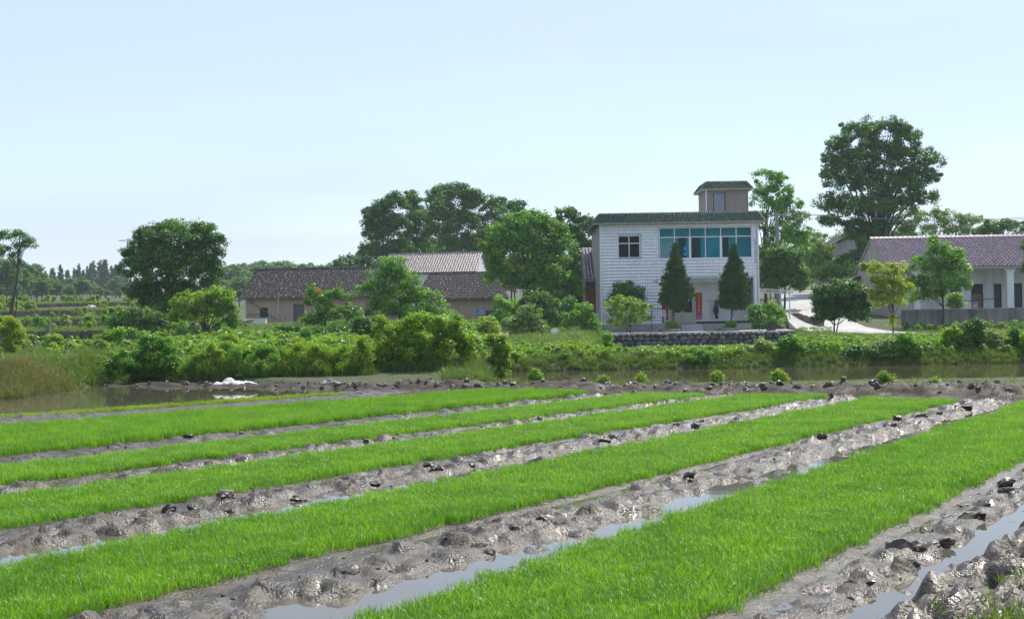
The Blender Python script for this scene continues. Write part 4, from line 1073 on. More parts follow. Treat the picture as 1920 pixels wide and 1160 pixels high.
MB().hull([(-0.22, 0.40, 0.28), (0.22, 0.40, 0.28), (0.16, 0.50, 0.28), (-0.16, 0.50, 0.28)], [(-0.18, 0.34, 1.10), (0.18, 0.34, 1.10), (0.14, 0.42, 1.12), (-0.14, 0.42, 1.12)]).build('leg_shield', M['metal_white'], sc_)
MB().tube([(-0.32, 0.26, 1.06), (0, 0.36, 1.10), (0.32, 0.26, 1.06)], 0.018).build('handlebar', M['rubber'], sc_)
for x in (-0.34, 0.34): MB().tube([(x * 0.8, 0.32, 1.08), (x, 0.34, 1.25)], 0.008).lathe([(0.0, -0.05), (0.05, -0.03), (0.05, 0.03), (0.0, 0.05)], 8, (x, 0.34, 1.28)).build('mirror', M['rubber'], sc_)

# ---- concrete yard, lane and ramp
def strip(name, pts, m, label, zoff=0.03, th=0.12):
    b = MB(); n = len(pts)
    for k in range(n):
        x0, y0, x1, y1 = pts[k][:4]
        z0 = tz(x0, y0) + zoff if len(pts[k]) < 5 else pts[k][4]; z1 = tz(x1, y1) + zoff if len(pts[k]) < 5 else pts[k][4]
        zz = max(z0, z1) if len(pts[k]) < 5 else pts[k][4]
        b.v += [(x0, y0, zz), (x1, y1, zz), (x0, y0, zz - th), (x1, y1, zz - th)]
    for k in range(n - 1):
        i = 4 * k; b.f += [(i, i + 1, i + 5, i + 4), (i, i + 4, i + 6, i + 2), (i + 1, i + 3, i + 7, i + 5)]
    o = b.build(name, m); tag(o, label, None, None, 'structure'); return o
def pw(px, Y): return (px - 960) / FPX * Y
strip('yard_paving', [(pw(1128, 84.5), 84.6, pw(1128, 92), 91.6, 0.56), (pw(1300, 84.5), 84.6, pw(1300, 92), 91.6, 0.56), (pw(1430, 84.5), 84.6, pw(1430, 92), 91.6, 0.56), (pw(1520, 84.3), 84.2, pw(1500, 96), 96.0, 0.57)], M['concrete'], 'pale concrete yard before the white house', th=0.3)
rampc = [(1800, 66, 0.46, 1.3), (1745, 68, 0.47, 1.6), (1690, 71, 0.48, 1.8), (1640, 74, 0.50, 2.1), (1590, 78.5, 0.55, 2.4), (1557, 84, 0.70, 2.4), (1538, 90, 1.02, 2.3), (1522, 98, 1.70, 2.2), (1510, 108, 2.5, 2.1), (1503, 118, 3.15, 2.0), (1496, 128, 3.55, 2.0)]
C_ = [Vector((pw(a, b_), b_, z)) for a, b_, z, _ in rampc]
rm_ = MB()
for k, p in enumerate(C_):
    t = (C_[min(k + 1, len(C_) - 1)] - C_[max(k - 1, 0)]); t.z = 0; t.normalize(); nn = Vector((t.y, -t.x, 0)); hw = rampc[k][3] * 0.85
    for s in (-1, 1): rm_.v.append(tuple(p + nn * hw * s))
    for s in (-1, 1): rm_.v.append(tuple(p + nn * hw * s - Vector((0, 0, 0.6))))
for k in range(len(C_) - 1):
    i = 4 * k; rm_.f += [(i, i + 1, i + 5, i + 4), (i, i + 4, i + 6, i + 2), (i + 1, i + 3, i + 7, i + 5)]
o = rm_.build('concrete_lane', M['concrete']); tag(o, 'white concrete lane climbing past the carport', None, None, 'structure')

# ---- dry-stone retaining wall under the yard, stone by stone
SWL = empty('stone_retaining_wall', (0, 84.25, 0), 0, 'rough dry-stone retaining wall under the yard of the white house', 'wall')
x0w, x1w = pw(1132, 84), pw(1488, 84)
bx('wall_core', M['stone_gap'], SWL, x0w, x1w, 0.12, 0.5, -0.9, 0.50)
rs = random.Random(9)
def rock(seed, sub=2, rough=0.22, cut=(0.30, 0.46)):
    r = np.random.default_rng(seed)
    import bmesh
    bm = bmesh.new(); bmesh.ops.create_icosphere(bm, subdivisions=sub, radius=0.5)
    dirs = r.normal(size=(7, 3)); dirs /= np.linalg.norm(dirs, axis=1)[:, None]; offs = r.uniform(*cut, 7)
    for v in bm.verts:
        p = np.array(v.co)
        for d_, o_ in zip(dirs, offs):
            k = p @ d_ - o_
            if k > 0: p = p - d_ * k
        p = p * (1 + rough * (r.random() - 0.5) * 0.3)
        v.co = p
    me = bpy.data.meshes.new('rock'); bm.to_mesh(me); bm.free(); return me
stone_meshes = []
for k in range(8):
    me = rock(60 + k, 1); me.materials.append(M['stone']); stone_meshes.append(me)
z = -0.42; row = 0
while z < 0.50:
    h_ = rs.uniform(0.20, 0.30); x = x0w - rs.uniform(0, 0.3)
    while x < x1w:
        w_ = rs.uniform(0.24, 0.52)
        o = link('stone', rs.choice(stone_meshes), None, SWL)
        o.location = (x + w_ / 2, 0.10 + rs.uniform(-0.04, 0.05), z + h_ / 2 + rs.uniform(-0.03, 0.03)); o.scale = (w_ * 1.22, 0.42, h_ * 1.3)
        o.rotation_euler = (rs.uniform(-.3, .3), rs.uniform(-.35, .35), rs.choice((0, 3.14)) + rs.uniform(-.2, .2)); x += w_
    z += h_ * 0.93; row += 1
# slab wall beside the lane
sl_ = empty('slab_wall', (0, 0, 0), 0, 'low brown wall of upright stone slabs between carport and lane', 'wall')
pA, pB = Vector((pw(1483, 96), 96, 0)), Vector((pw(1535, 85), 85, 0))
n = 22
for k in range(n):
    a = pA.lerp(pB, k / n); b_ = pA.lerp(pB, (k + 0.93) / n); hh = 0.52 + 0.95 * (1 - k / n) * 0.55 + rs.uniform(-.05, .06)
    zb = tz(a.x, a.y) - 0.3; nrm2 = Vector((0.35, 0.1, 0)); jx = rs.uniform(-.03, .03)
    q = [a + Vector((jx, jx, 0)), b_ + Vector((jx, jx, 0)), b_ + nrm2, a + nrm2]
    MB().hull([(p.x, p.y, zb) for p in q], [(p.x, p.y, 0.56 + hh) for p in q]).build('slab', M['wood'] if False else M['earth'], sl_)

# ---- utility pole, wires and pylon
up_ = at(1458, 470, 104.0)
UP = empty('utility_pole', (up_.x, 104, 0.6), 0, 'grey concrete utility pole behind the white house', 'utility pole')
ph = at(1458, 397, 104).z - 0.6
MB().tube([(0, 0, 0), (0, 0, ph)], [0.17, 0.11], 10).build('pole', M['pole'], UP)
cr = bx('crossarm', M['steel'], UP, -0.75, 0.75, -0.16, -0.10, ph - 0.30, ph - 0.20)
for x in (-0.65, -0.1, 0.65): MB().lathe([(0.0, 0), (0.05, 0.0), (0.03, 0.05), (0.05, 0.07), (0.02, 0.13), (0, 0.14)], 8, (x, -0.13, ph - 0.2)).build('insulator', M['pole'], cr)
for x, y1, lb in ((0.65, 398, 'upper black power line running right from the utility pole'), (-0.1, 402, 'lower black power line running right from the utility pole')):
    a = Vector((up_.x + x, 103.87, 0.6 + ph - 0.08)); b_ = at(2060, y1, 112)
    pts = [a.lerp(b_, t / 14) - Vector((0, 0, 0.55 * math.sin(math.pi * t / 14))) for t in range(15)]
    o = MB().tube(pts, 0.018, 5).build('power_line', M['wire']); tag(o, lb, 'power line')
py_ = at(243, 500, 420)
PY = empty('lattice_pylon', (py_.x, 420, 3), R(30), 'distant steel lattice pylon above the conifer wood', 'pylon')
pt_ = at(243, 447, 420).z - 3
lt = MB()
for k in range(9):
    z0, z1 = pt_ * k / 9, pt_ * (k + 1) / 9; r0_, r1_ = 2.6 * (1 - k / 9) + 0.35, 2.6 * (1 - (k + 1) / 9) + 0.35
    c0_ = [(r0_, r0_), (-r0_, r0_), (-r0_, -r0_), (r0_, -r0_)]; c1_ = [(r1_, r1_), (-r1_, r1_), (-r1_, -r1_), (r1_, -r1_)]
    for j in range(4):
        j2 = (j + 1) % 4
        lt.tube([(*c0_[j], z0), (*c1_[j], z1)], 0.09, 4, False); lt.tube([(*c0_[j], z0), (*c1_[j2], z1)], 0.06, 4, False); lt.tube([(*c0_[j2], z0), (*c1_[j], z1)], 0.06, 4, False)
lt.build('lattice_mast', M['steel'], PY)
for z, w_ in ((pt_ * 0.97, 3.2), (pt_ * 0.86, 4.0)):
    MB().tube([(-w_, 0, z), (0, 0, z + 0.5), (w_, 0, z)], 0.09, 4).tube([(-w_, 0, z), (w_, 0, z - 0.2)], 0.07, 4).build('crossarm', M['steel'], PY)

# ---- satellite dish
dp = at(1040, 622, 76)
DS = empty('satellite_dish', (dp.x, 76, tz(dp.x, 76)), 0, 'round white satellite dish on a post among the bushes', 'satellite dish')
dh = dp.z - tz(dp.x, 76)
q = Euler((R(62), 0, R(-12))).to_matrix().to_4x4()
db = MB().lathe([(0.0, 0.0), (0.08, 0.004), (0.14, 0.014), (0.19, 0.030), (0.21, 0.042), (0.21, 0.050), (0.185, 0.034), (0.13, 0.018), (0.0, 0.008)], 28)
me = db.mesh('reflector', M['dish'], True); me.transform(q); o = link('reflector', me, None, DS); o.location = (0, 0, dh)
MB().tube([(0, 0.06, -0.2), (0, 0.06, dh)], 0.03, 6).build('post', M['steel'], DS)
MB().tube([(0.06, -0.02, dh - 0.19), (0.06, -0.17, dh - 0.02)], 0.012, 5).build('feed_arm', M['rubber'], DS)

# ------------------------------------------------------------------ trees and bushes
def foliage(lobes, size, lai, seed, clump=0.30, cmin=0.22, aspect=0.55, up=0.7, upright=0.0, cover=1.5, shell=0.35):
    """leaves as small folded blades gathered in clumps through the volume of each lobe"""
    r = np.random.default_rng(seed)
    C, CR, CN = [], [], []
    for (cx, cy, cz, rx, ry, rz) in lobes:
        A = math.pi * rx * rz
        cr = max(cmin, clump * (rx * ry * rz) ** (1 / 3))
        nc = max(6, int(cover * 3.4 * A / (math.pi * cr * cr)))
        d = r.normal(size=(nc, 3)); d /= np.linalg.norm(d, axis=1)[:, None]
        d[:, 2] = np.where(d[:, 2] < -0.55, -d[:, 2], d[:, 2])
        rho = (shell * 0.6 + (1 - shell * 0.6) * r.random(nc) ** 0.6)[:, None]
        rho = rho * (0.84 + 0.30 * r.random(nc)[:, None]) * np.where(r.random(nc) < 0.14, 1.22, 1.0)[:, None]
        c = np.array([cx, cy, cz]) + d * rho * np.maximum(np.array([rx, ry, rz]) - cr * 0.35, 0.05)
        n = lai * A * 2.0 / (0.5 * aspect * size * size)
        C.append(c); CR.append(np.full(nc, cr) * r.uniform(0.5, 1.35, nc)); CN.append(np.maximum(3, (n / nc * r.uniform(0.5, 1.5, nc))).astype(int))
    C = np.concatenate(C); CR = np.concatenate(CR); CN = np.concatenate(CN)
    i = np.repeat(np.arange(len(C)), CN); n = len(i)
    d = r.normal(size=(n, 3)); d /= np.linalg.norm(d, axis=1)[:, None]
    p = C[i] + d * (CR[i] * r.random(n) ** 0.4)[:, None] * np.array([1, 1, 0.72])
    nr = d * 0.6 + r.normal(size=(n, 3)) * 0.55 + np.array([0, 0, up]); nr /= np.linalg.norm(nr, axis=1)[:, None]
    t = np.cross(nr, r.normal(size=(n, 3))); t /= np.maximum(np.linalg.norm(t, axis=1), 1e-6)[:, None]
    if upright:
        t = t * (1 - upright) + (np.array([0, 0, 1.0]) + d * 0.5) * upright; t /= np.linalg.norm(t, axis=1)[:, None]
    s = np.cross(nr, t)
    s /= np.maximum(np.linalg.norm(s, axis=1), 1e-6)[:, None]
    L = (size * r.uniform(0.65, 1.35, n))[:, None]; Wd = L * aspect
    V = np.stack([p - t * L * 0.5, p + s * Wd * 0.5 + nr * L * 0.08 + t * L * 0.05, p + t * L * 0.5 - nr * L * 0.06, p - s * Wd * 0.5 + nr * L * 0.08 + t * L * 0.05], 1).reshape(-1, 3)
    F = np.arange(4 * n).reshape(n, 4)
    return V, F, C

def limbs(b, base_r, top, C, n, seed, fork=0.35, stems=1):
    """tapered trunk with limbs reaching into the crown"""
    r = random.Random(seed)
    top = Vector(top)
    for sidx in range(stems):
        off = Vector((0, 0, 0)) if stems == 1 else Vector((r.uniform(-.15, .15), r.uniform(-.1, .1), 0))
        tp = top if stems == 1 else top + Vector(((sidx - (stems - 1) / 2) * 0.35 * top.z * 0.35, r.uniform(-.2, .2), 0))
        path = []
        for k in range(7):
            q = k / 6; path.append(off + tp * q + Vector((0.035 * tp.z * math.sin(3 * q + seed), 0.03 * tp.z * math.sin(2.2 * q + seed * 2), 0)) * (q * (1 - q) * 3) + Vector((0, 0, -0.15 if k == 0 else 0)))
        base_r *= 0.72
        b.tube(path, [base_r * (1.25 if k == 0 else 1 - 0.75 * k / 6) for k in range(7)], 7)
        if len(C):
            for _ in range(n):
                c = Vector(C[r.randrange(len(C))])
                q = r.uniform(fork, 0.95); st = path[min(6, int(q * 6))]
                if c.z < st.z - 0.3: continue
                mid = st.lerp(c, 0.5) + Vector((0, 0, 0.10 * (c - st).length)); rr = base_r * (1 - 0.72 * q) * 0.6
                b.tube([st, mid, c], [rr, rr * 0.6, rr * 0.18], 5, False)

NT = [0]
def plant(name, label, cat, Y, base, lobes, lm, size=1.0, lai=4.0, trunk=0.0, ttop=None, nl=14, dep=0.85, seed=None, group=None,
          bark='bark', clump=0.30, cover=1.5, upright=0.0, aspect=0.55, stems=1, up=0.7, fork=0.35, extra=None, shell=0.35, parts=('trunk', 'crown')):
    """lobes: (cx, cy, rx, ry) in picture pixels of the thing as seen at distance Y"""
    NT[0] += 1; seed = seed or 300 + NT[0]
    r = random.Random(seed)
    k = Y / FPX
    b0 = at(base[0], base[1], Y)
    z0 = tz(b0.x, Y)
    root = Vector((b0.x, Y, z0))
    e = empty(name, root, 0, label, cat, group)
    if trunk and Y > 60 and len(lobes) >= 5 and lm != 'leaf_cypress':
        lobes = list(lobes)
        for _ in range(len(lobes)):
            q = r.choice(lobes[:]); a = r.uniform(-0.3, math.pi + 0.3); f_ = r.uniform(0.26, 0.42)
            lobes.append((q[0] + q[2] * 0.9 * math.cos(a), q[1] - q[3] * 0.9 * math.sin(a), q[2] * f_, q[3] * f_))
    wl_ = []
    for q in lobes:
        c = at(q[0], q[1], Y + r.uniform(-0.35, 0.35) * q[2] * k * dep) - root
        wl_.append((c.x, c.y, c.z, q[2] * k * 1.15, q[2] * k * dep * 1.15, q[3] * k * 1.15))
    sz = max(0.05, 0.00165 * Y * size)
    if trunk and Y > 80 and lm != 'leaf_cypress': lai, cover = lai * 0.72, cover * 0.8
    V, F, C = foliage(wl_, sz, lai, seed, clump, 2.2 * sz, aspect, up, upright, cover, shell)
    V[:, 2] = np.maximum(V[:, 2], 0.01)
    cr = link(parts[1], mesh_np(parts[1], V, F, M[lm]), None, e); cr['kind'] = 'stuff'
    if trunk:
        b = MB(); tt = at(ttop[0], ttop[1], Y) - root if ttop else Vector((wl_[0][0], 0, wl_[0][2]))
        limbs(b, trunk, tt, C, nl, seed, fork, stems)
        b.build(parts[0], M[bark], e, sm=True)
    if extra:      # (part name, material, leaf count, size): blossoms or coloured shoots near the outside
        nm, mm, cnt, es = extra
        rr = np.random.default_rng(seed + 1); ii = rr.integers(0, len(F), cnt)
        P = V.reshape(-1, 4, 3)[ii].mean(1); ctr = V.mean(0); P = P + (P - ctr) * 0.04
        d = rr.normal(size=(cnt, 3)); d /= np.linalg.norm(d, axis=1)[:, None]; t2 = np.cross(d, rr.normal(size=(cnt, 3))); t2 /= np.linalg.norm(t2, axis=1)[:, None]; s2 = np.cross(d, t2)
        VV = np.stack([P - t2 * es, P + s2 * es * .7, P + t2 * es, P - s2 * es * .7], 1).reshape(-1, 3)
        x = link(nm, mesh_np(nm, VV, np.arange(4 * cnt).reshape(cnt, 4), M[mm]), None, e); x['kind'] = 'stuff'
    return e

T = plant
# --- tall trees, from the left of the picture to the right
T('tall_thin_tree', 'tall bare-trunked tree with small flat crown at the edge of the terraces', 'tree', 95, (17, 606), [(8, 445, 30, 14), (35, 440, 30, 10), (58, 453, 17, 8), (5, 470, 22, 12), (45, 462, 22, 7), (28, 480, 14, 9)], 'leaf_dark', 1.0, 1.6, 0.20, (36, 445), 20, fork=0.7, cover=0.9)
T('slender_sapling', 'slender sapling standing against the tall bare-trunked tree', 'tree', 95.5, (25, 606), [(30, 520, 7, 10), (27, 545, 5, 8)], 'leaf_dark', 0.9, 1.2, 0.07, (30, 505), 6, cover=0.8)
T('spreading_tree', 'large dark spreading tree left of the clay farmhouse', 'tree', 86, (308, 620), [(330, 445, 62, 32), (275, 470, 40, 30), (385, 465, 38, 34), (270, 510, 46, 34), (325, 505, 66, 42), (385, 510, 40, 32), (260, 550, 34, 26), (320, 555, 58, 40), (375, 550, 36, 28), (300, 430, 22, 12), (375, 432, 20, 14), (252, 492, 24, 12), (320, 590, 50, 22)], 'leaf_dark', 1.0, 3.6, 0.28, (322, 470), 26)
T('pale_green_tree', 'small pale green round tree before the large spreading tree', 'tree', 74, (388, 628), [(360, 565, 34, 22), (400, 560, 36, 20), (420, 585, 26, 20), (345, 590, 28, 18), (385, 588, 40, 20), (430, 600, 14, 10)], 'leaf_light', 1.0, 2.6, 0.09, (390, 590), 16, fork=0.2, stems=2)
T('undergrowth_bush', 'dark bush filling the foot of the large spreading tree', 'bush', 80, (270, 622), [(245, 600, 30, 24), (290, 605, 30, 20), (225, 610, 22, 16)], 'leaf_dark', 1.0, 3.2)
# trees beyond the clay farmhouse
for i, (lb, bse, lobes, yy_) in enumerate([
    ('leftmost tall tree behind the barn, with a notched top', (722, 500), [(712, 400, 26, 28), (742, 385, 24, 24), (700, 440, 26, 30), (735, 430, 34, 34), (700, 475, 24, 20), (745, 470, 34, 24), (690, 410, 14, 16)], 148),
    ('tall tree with a pointed lobe left of the highest crown behind the barn', (785, 500), [(772, 385, 20, 24), (785, 420, 34, 36), (775, 460, 34, 28), (765, 378, 12, 14)], 152),
    ('highest broad crowned tree behind the barn', (850, 500), [(820, 370, 30, 24), (860, 365, 34, 22), (885, 385, 24, 28), (835, 405, 40, 36), (870, 425, 38, 32), (830, 450, 40, 30), (880, 460, 30, 24)], 147),
    ('dark tree stepping down right of the highest crown behind the barn', (928, 500), [(925, 385, 26, 18), (955, 388, 26, 14), (970, 400, 14, 14), (930, 415, 34, 28), (920, 455, 34, 30), (960, 440, 24, 30)], 150),
    ('shaded tree closing the foot of the tall group behind the barn roof', (800, 500), [(700, 480, 30, 24), (745, 478, 34, 24), (795, 475, 36, 26), (845, 475, 36, 26), (895, 472, 32, 28)], 158),
    ('low dark tree at the left foot of the tall group behind the farmhouse', (670, 510), [(665, 490, 36, 14), (635, 497, 20, 10), (700, 500, 24, 14)], 156)]):
    T('background_tree', lb, 'tree', yy_, bse, lobes, 'leaf_dark', 0.9, 3.4, 0.22, (lobes[0][0] + 4, lobes[0][1] + 10), 18, bark='bark_pale', group='tall trees behind the barn')
T('background_tree', 'dense dark tree between the tall group and the broad yellowish-green tree', 'tree', 124, (985, 560), [(975, 415, 24, 20), (1000, 440, 30, 26), (960, 450, 30, 26), (985, 480, 36, 30), (1010, 510, 34, 34), (970, 520, 34, 34)], 'leaf_dark', 1.0, 3.2, 0.2, (985, 440), 10)
T('background_tree', 'dark tree filling the view between broad tree and brick shed', 'tree', 106, (1075, 600), [(1055, 480, 30, 30), (1085, 500, 26, 34), (1060, 540, 36, 34), (1090, 570, 24, 34), (1045, 575, 30, 26)], 'leaf_dark', 1.0, 3.2, 0.15, (1070, 520), 8)
T('background_tree', 'leafy tree low behind the carport at the lane', 'tree', 124, (1500, 540), [(1490, 455, 34, 22), (1520, 470, 26, 20), (1505, 490, 36, 20), (1535, 505, 24, 18)], 'leaf_mid', 1.0, 2.6, 0.14, (1500, 470), 10)
T('broad_tree', 'broad yellowish-green tree overhanging the right end of the mud outbuilding', 'tree', 96, (992, 612), [(960, 430, 40, 26), (1000, 420, 40, 22), (1040, 440, 30, 26), (935, 470, 34, 30), (985, 465, 48, 34), (1035, 485, 38, 34), (945, 520, 38, 28), (1000, 530, 48, 34), (1050, 535, 34, 32), (925, 490, 20, 18), (975, 405, 14, 8)], 'leaf_mid', 1.0, 3.3, 0.22, (990, 470), 24)
T('background_tree', 'dark leafy tree filling the gap left of the brick shed', 'tree', 112, (1080, 600), [(1065, 405, 22, 16), (1090, 430, 26, 26), (1065, 450, 30, 30), (1095, 480, 24, 34), (1075, 530, 32, 40), (1095, 570, 22, 34), (1040, 415, 18, 12)], 'leaf_dark', 1.0, 3.4, 0.2, (1078, 460), 14)
T('hillside_tree', 'tall oval tree with sparse crown right of the stair tower', 'tree', 112, (1435, 545), [(1440, 335, 26, 18), (1465, 350, 26, 22), (1432, 370, 26, 26), (1480, 385, 22, 24), (1450, 400, 34, 30), (1495, 415, 20, 20), (1425, 420, 20, 24), (1470, 440, 34, 28), (1505, 450, 18, 22), (1440, 465, 28, 22), (1490, 480, 30, 20)], 'leaf_mid', 1.0, 2.1, 0.20, (1440, 370), 26, cover=1.2)
T('giant_tree', 'huge dark tree towering over the veranda house', 'tree', 118, (1642, 545), [(1610, 250, 40, 24), (1660, 245, 40, 24), (1700, 262, 26, 26), (1575, 285, 34, 30), (1630, 290, 52, 36), (1690, 300, 44, 34), (1735, 300, 32, 26), (1570, 335, 36, 34), (1625, 345, 54, 40), (1690, 350, 50, 34), (1745, 335, 28, 22), (1572, 385, 36, 26), (1625, 395, 50, 34), (1690, 385, 36, 22), (1735, 370, 30, 12), (1560, 415, 28, 14), (1615, 430, 50, 26), (1665, 425, 34, 20), (1640, 455, 40, 20), (1600, 238, 14, 8), (1680, 232, 12, 8), (1718, 255, 10, 10)], 'leaf_dark', 1.0, 2.9, 0.42, (1652, 330), 46, cover=1.3)
T('background_tree', 'greyish loose tree rising behind the purple roof beside the huge tree', 'tree', 135, (1750, 470), [(1715, 410, 30, 18), (1760, 402, 28, 14), (1790, 415, 32, 18), (1735, 432, 40, 16), (1780, 435, 40, 14), (1700, 435, 24, 14), (1825, 415, 20, 14)], 'leaf_grey', 0.9, 1.9, 0.16, (1752, 410), 16, cover=1.1)
T('background_tree', 'dark dome shaped tree behind the far end of the purple roof', 'tree', 138, (1880, 460), [(1870, 425, 34, 16), (1900, 425, 28, 14), (1850, 435, 28, 12), (1925, 435, 26, 14)], 'leaf_dark', 0.95, 4.0, 0.16, (1880, 430), 8)
T('round_tree', 'dense dark round tree rising behind the carport', 'tree', 100, (1470, 575), [(1470, 495, 42, 28), (1450, 515, 32, 26), (1490, 520, 30, 24), (1470, 535, 44, 20), (1440, 480, 18, 12)], 'leaf_dark', 1.0, 4.4, 0.14, (1470, 510), 8)
for lb, c, yy_, lm in [('pale bushy tree on the slope left of the distant grey house', [(1535, 470, 30, 22), (1520, 490, 24, 20), (1548, 495, 30, 20)], 118, 'leaf_grey'),
                       ('mid green bush on the slope above the lane', [(1560, 510, 32, 18), (1535, 520, 24, 16), (1585, 515, 26, 22)], 112, 'leaf_mid'),
                       ('dark tree hanging over the black lean-to', [(1600, 490, 22, 22), (1580, 500, 24, 18), (1618, 470, 16, 22)], 114, 'leaf_dark')]:
    T('slope_bush', lb, 'bush', yy_, (c[0][0], 540), c, lm, 1.0, 2.8, 0.1, (c[0][0], c[0][1]), 8, group='bushes on the slope by the lane')
T('hazy_bush', 'pale hazy far bush showing through the gap left of the huge tree', 'bush', 150, (1535, 470), [(1520, 440, 24, 14), (1545, 445, 18, 12), (1500, 450, 20, 14)], 'leaf_grey', 0.9, 1.4, 0.08, (1525, 440), 8, cover=0.9)
# trees along the lane
T('lane_tree', 'dense round dark green tree with forked trunk beside the lane', 'tree', 73, (1568, 632), [(1580, 548, 38, 20), (1550, 565, 26, 26), (1605, 565, 28, 28), (1580, 580, 48, 26), (1552, 592, 24, 16), (1610, 592, 22, 16), (1570, 538, 16, 10)], 'leaf_dark', 1.0, 4.6, 0.075, (1572, 575), 12, stems=2, fork=0.4)
T('lane_tree', 'slim yellow-green tree with reddish shoots between round tree and veranda house', 'tree', 72, (1675, 630), [(1640, 505, 22, 14), (1672, 515, 22, 22), (1650, 535, 26, 20), (1690, 545, 18, 22), (1665, 565, 28, 20), (1640, 560, 16, 14), (1622, 498, 10, 7), (1672, 605, 6, 20)], 'leaf_yellow', 0.95, 2.0, 0.06, (1668, 530), 18, cover=1.1)
T('yard_tree', 'leafy green tree standing before the purple roofed veranda house', 'tree', 88.5, (1766, 585), [(1760, 470, 24, 22), (1785, 485, 28, 20), (1735, 500, 32, 22), (1780, 510, 36, 26), (1720, 530, 28, 20), (1765, 535, 46, 22), (1735, 555, 38, 18), (1800, 505, 20, 12), (1755, 452, 12, 10)], 'leaf_mid', 1.0, 2.7, 0.13, (1766, 500), 20)
T('yard_bush', 'small bright bush behind the compound wall under the leafy tree', 'bush', 91, (1788, 585), [(1788, 560, 14, 14), (1798, 570, 10, 8), (1780, 572, 10, 8)], 'leaf_light', 0.9, 2.6, 0.03, (1788, 565), 4)
T('edge_branch', 'leafy branch of a tree showing at the end of the purple roof', 'tree', 84, (1950, 600), [(1945, 460, 34, 20), (1935, 485, 24, 14), (1960, 500, 40, 30)], 'leaf_dark', 0.95, 3.0, 0.1, (1955, 480), 8)
# cypresses in front of the white house
for lb, x, bs in (('pointed dark cypress standing before the white house door', 1266, (1262, 612)), ('pointed dark cypress standing before the porch right of the door', 1376, (1369, 608))):
    rcy = random.Random(x); wf = 1.0 if x < 1300 else 1.1; lobes = [(x + rcy.uniform(-3, 3) * min(1, q / 5), 464 + q * 7.0, wf * rcy.uniform(0.86, 1.1) * float(np.interp(q, [0, 2, 5, 9, 12, 14, 15, 16], [2.5, 7, 15, 23.5, 28, 30, 27, 19])), 10) for q in range(17)]
    T('cypress_tree', lb, 'cypress', 88.2, bs, lobes, 'leaf_cypress', 0.7, 2.8, 0.07, (x, 540), 6, dep=0.95, clump=0.26, cover=2.2, upright=0.65, aspect=0.4, group='cypresses before the white house', shell=0.2)
# shrubs of the yard
T('yard_shrub', 'dark round shrub against the white tiled wall', 'bush', 90.4, (1175, 612), [(1178, 545, 30, 18), (1160, 560, 24, 20), (1192, 565, 22, 20), (1175, 580, 30, 16)], 'leaf_dark', 0.9, 3.6, 0.06, (1176, 560), 8)
T('yard_shrub', 'loose pale green shrub with white blossom before the tiled wall', 'bush', 86.5, (1178, 622), [(1165, 570, 28, 14), (1190, 578, 24, 16), (1155, 588, 20, 14), (1185, 598, 32, 14), (1215, 575, 16, 7), (1160, 608, 22, 12)], 'leaf_light', 0.85, 2.0, 0.04, (1178, 590), 14, stems=2, cover=1.1, extra=('blossoms', 'blossom', 70, 0.08))
T('yard_shrub', 'flowering shrub with pink-white blossom beside the carport', 'bush', 86.3, (1428, 625), [(1420, 580, 18, 14), (1445, 580, 20, 14), (1410, 592, 16, 12), (1440, 598, 30, 16), (1462, 592, 14, 14), (1428, 612, 22, 10)], 'leaf_mid', 0.85, 2.1, 0.04, (1430, 595), 14, stems=2, cover=1.1, extra=('blossoms', 'blossom', 150, 0.07))
for lb, x in (('round clipped shrub at the foot of the cypress by the door', 1259), ('round clipped shrub at the foot of the cypress right of the door', 1371)):
    T('clipped_shrub', lb, 'bush', 87.2, (x, 622), [(x, 611, 12, 9), (x + (6 if x < 1300 else 0), 615, 8, 7)], 'leaf_light' if x < 1300 else 'leaf_mid', 0.7, 5.0, clump=0.25, group='clipped shrubs at the cypresses')
for lb, x in (('low stone planter round the cypress by the door', 1257), ('low stone planter round the cypress right of the door', 1366)):
    p = at(x, 626, 86.9); o = empty('stone_planter', (p.x, 86.9, 0.56), 0, lb, 'planter', 'planters in the yard')
    MB().box(-0.62, 0.62, -0.15, 0.02, 0, 0.20).box(-0.62, -0.45, 0.021, 1.0, 0, 0.2).box(0.45, 0.62, 0.021, 1.0, 0, 0.2).box(-0.449, 0.449, 0.85, 1.0, 0, 0.2).build('kerb', M['cement_dark'], o)
    bx('soil', M['earth'], o, -0.448, 0.448, 0.022, 0.848, 0, 0.15)
p = at(1446, 622, 86.0)
o = empty('square_pot', (p.x, 86.0, 0.56), 0, 'dark square plant pot beside the flowering shrub', 'pot')
MB().hull([(-0.24, -0.2, 0), (0.24, -0.2, 0), (0.24, 0.2, 0), (-0.24, 0.2, 0)], [(-0.3, -0.26, 0.46), (0.3, -0.26, 0.46), (0.3, 0.26, 0.46), (-0.3, 0.26, 0.46)]).build('body', M['pot'], o)
MB().hull([(-0.33, -0.29, 0.463), (0.33, -0.29, 0.463), (0.33, 0.29, 0.463), (-0.33, 0.29, 0.463)], [(-0.33, -0.29, 0.52), (0.33, -0.29, 0.52), (0.33, 0.29, 0.52), (-0.33, 0.29, 0.52)]).build('rim', M['pot'], o)

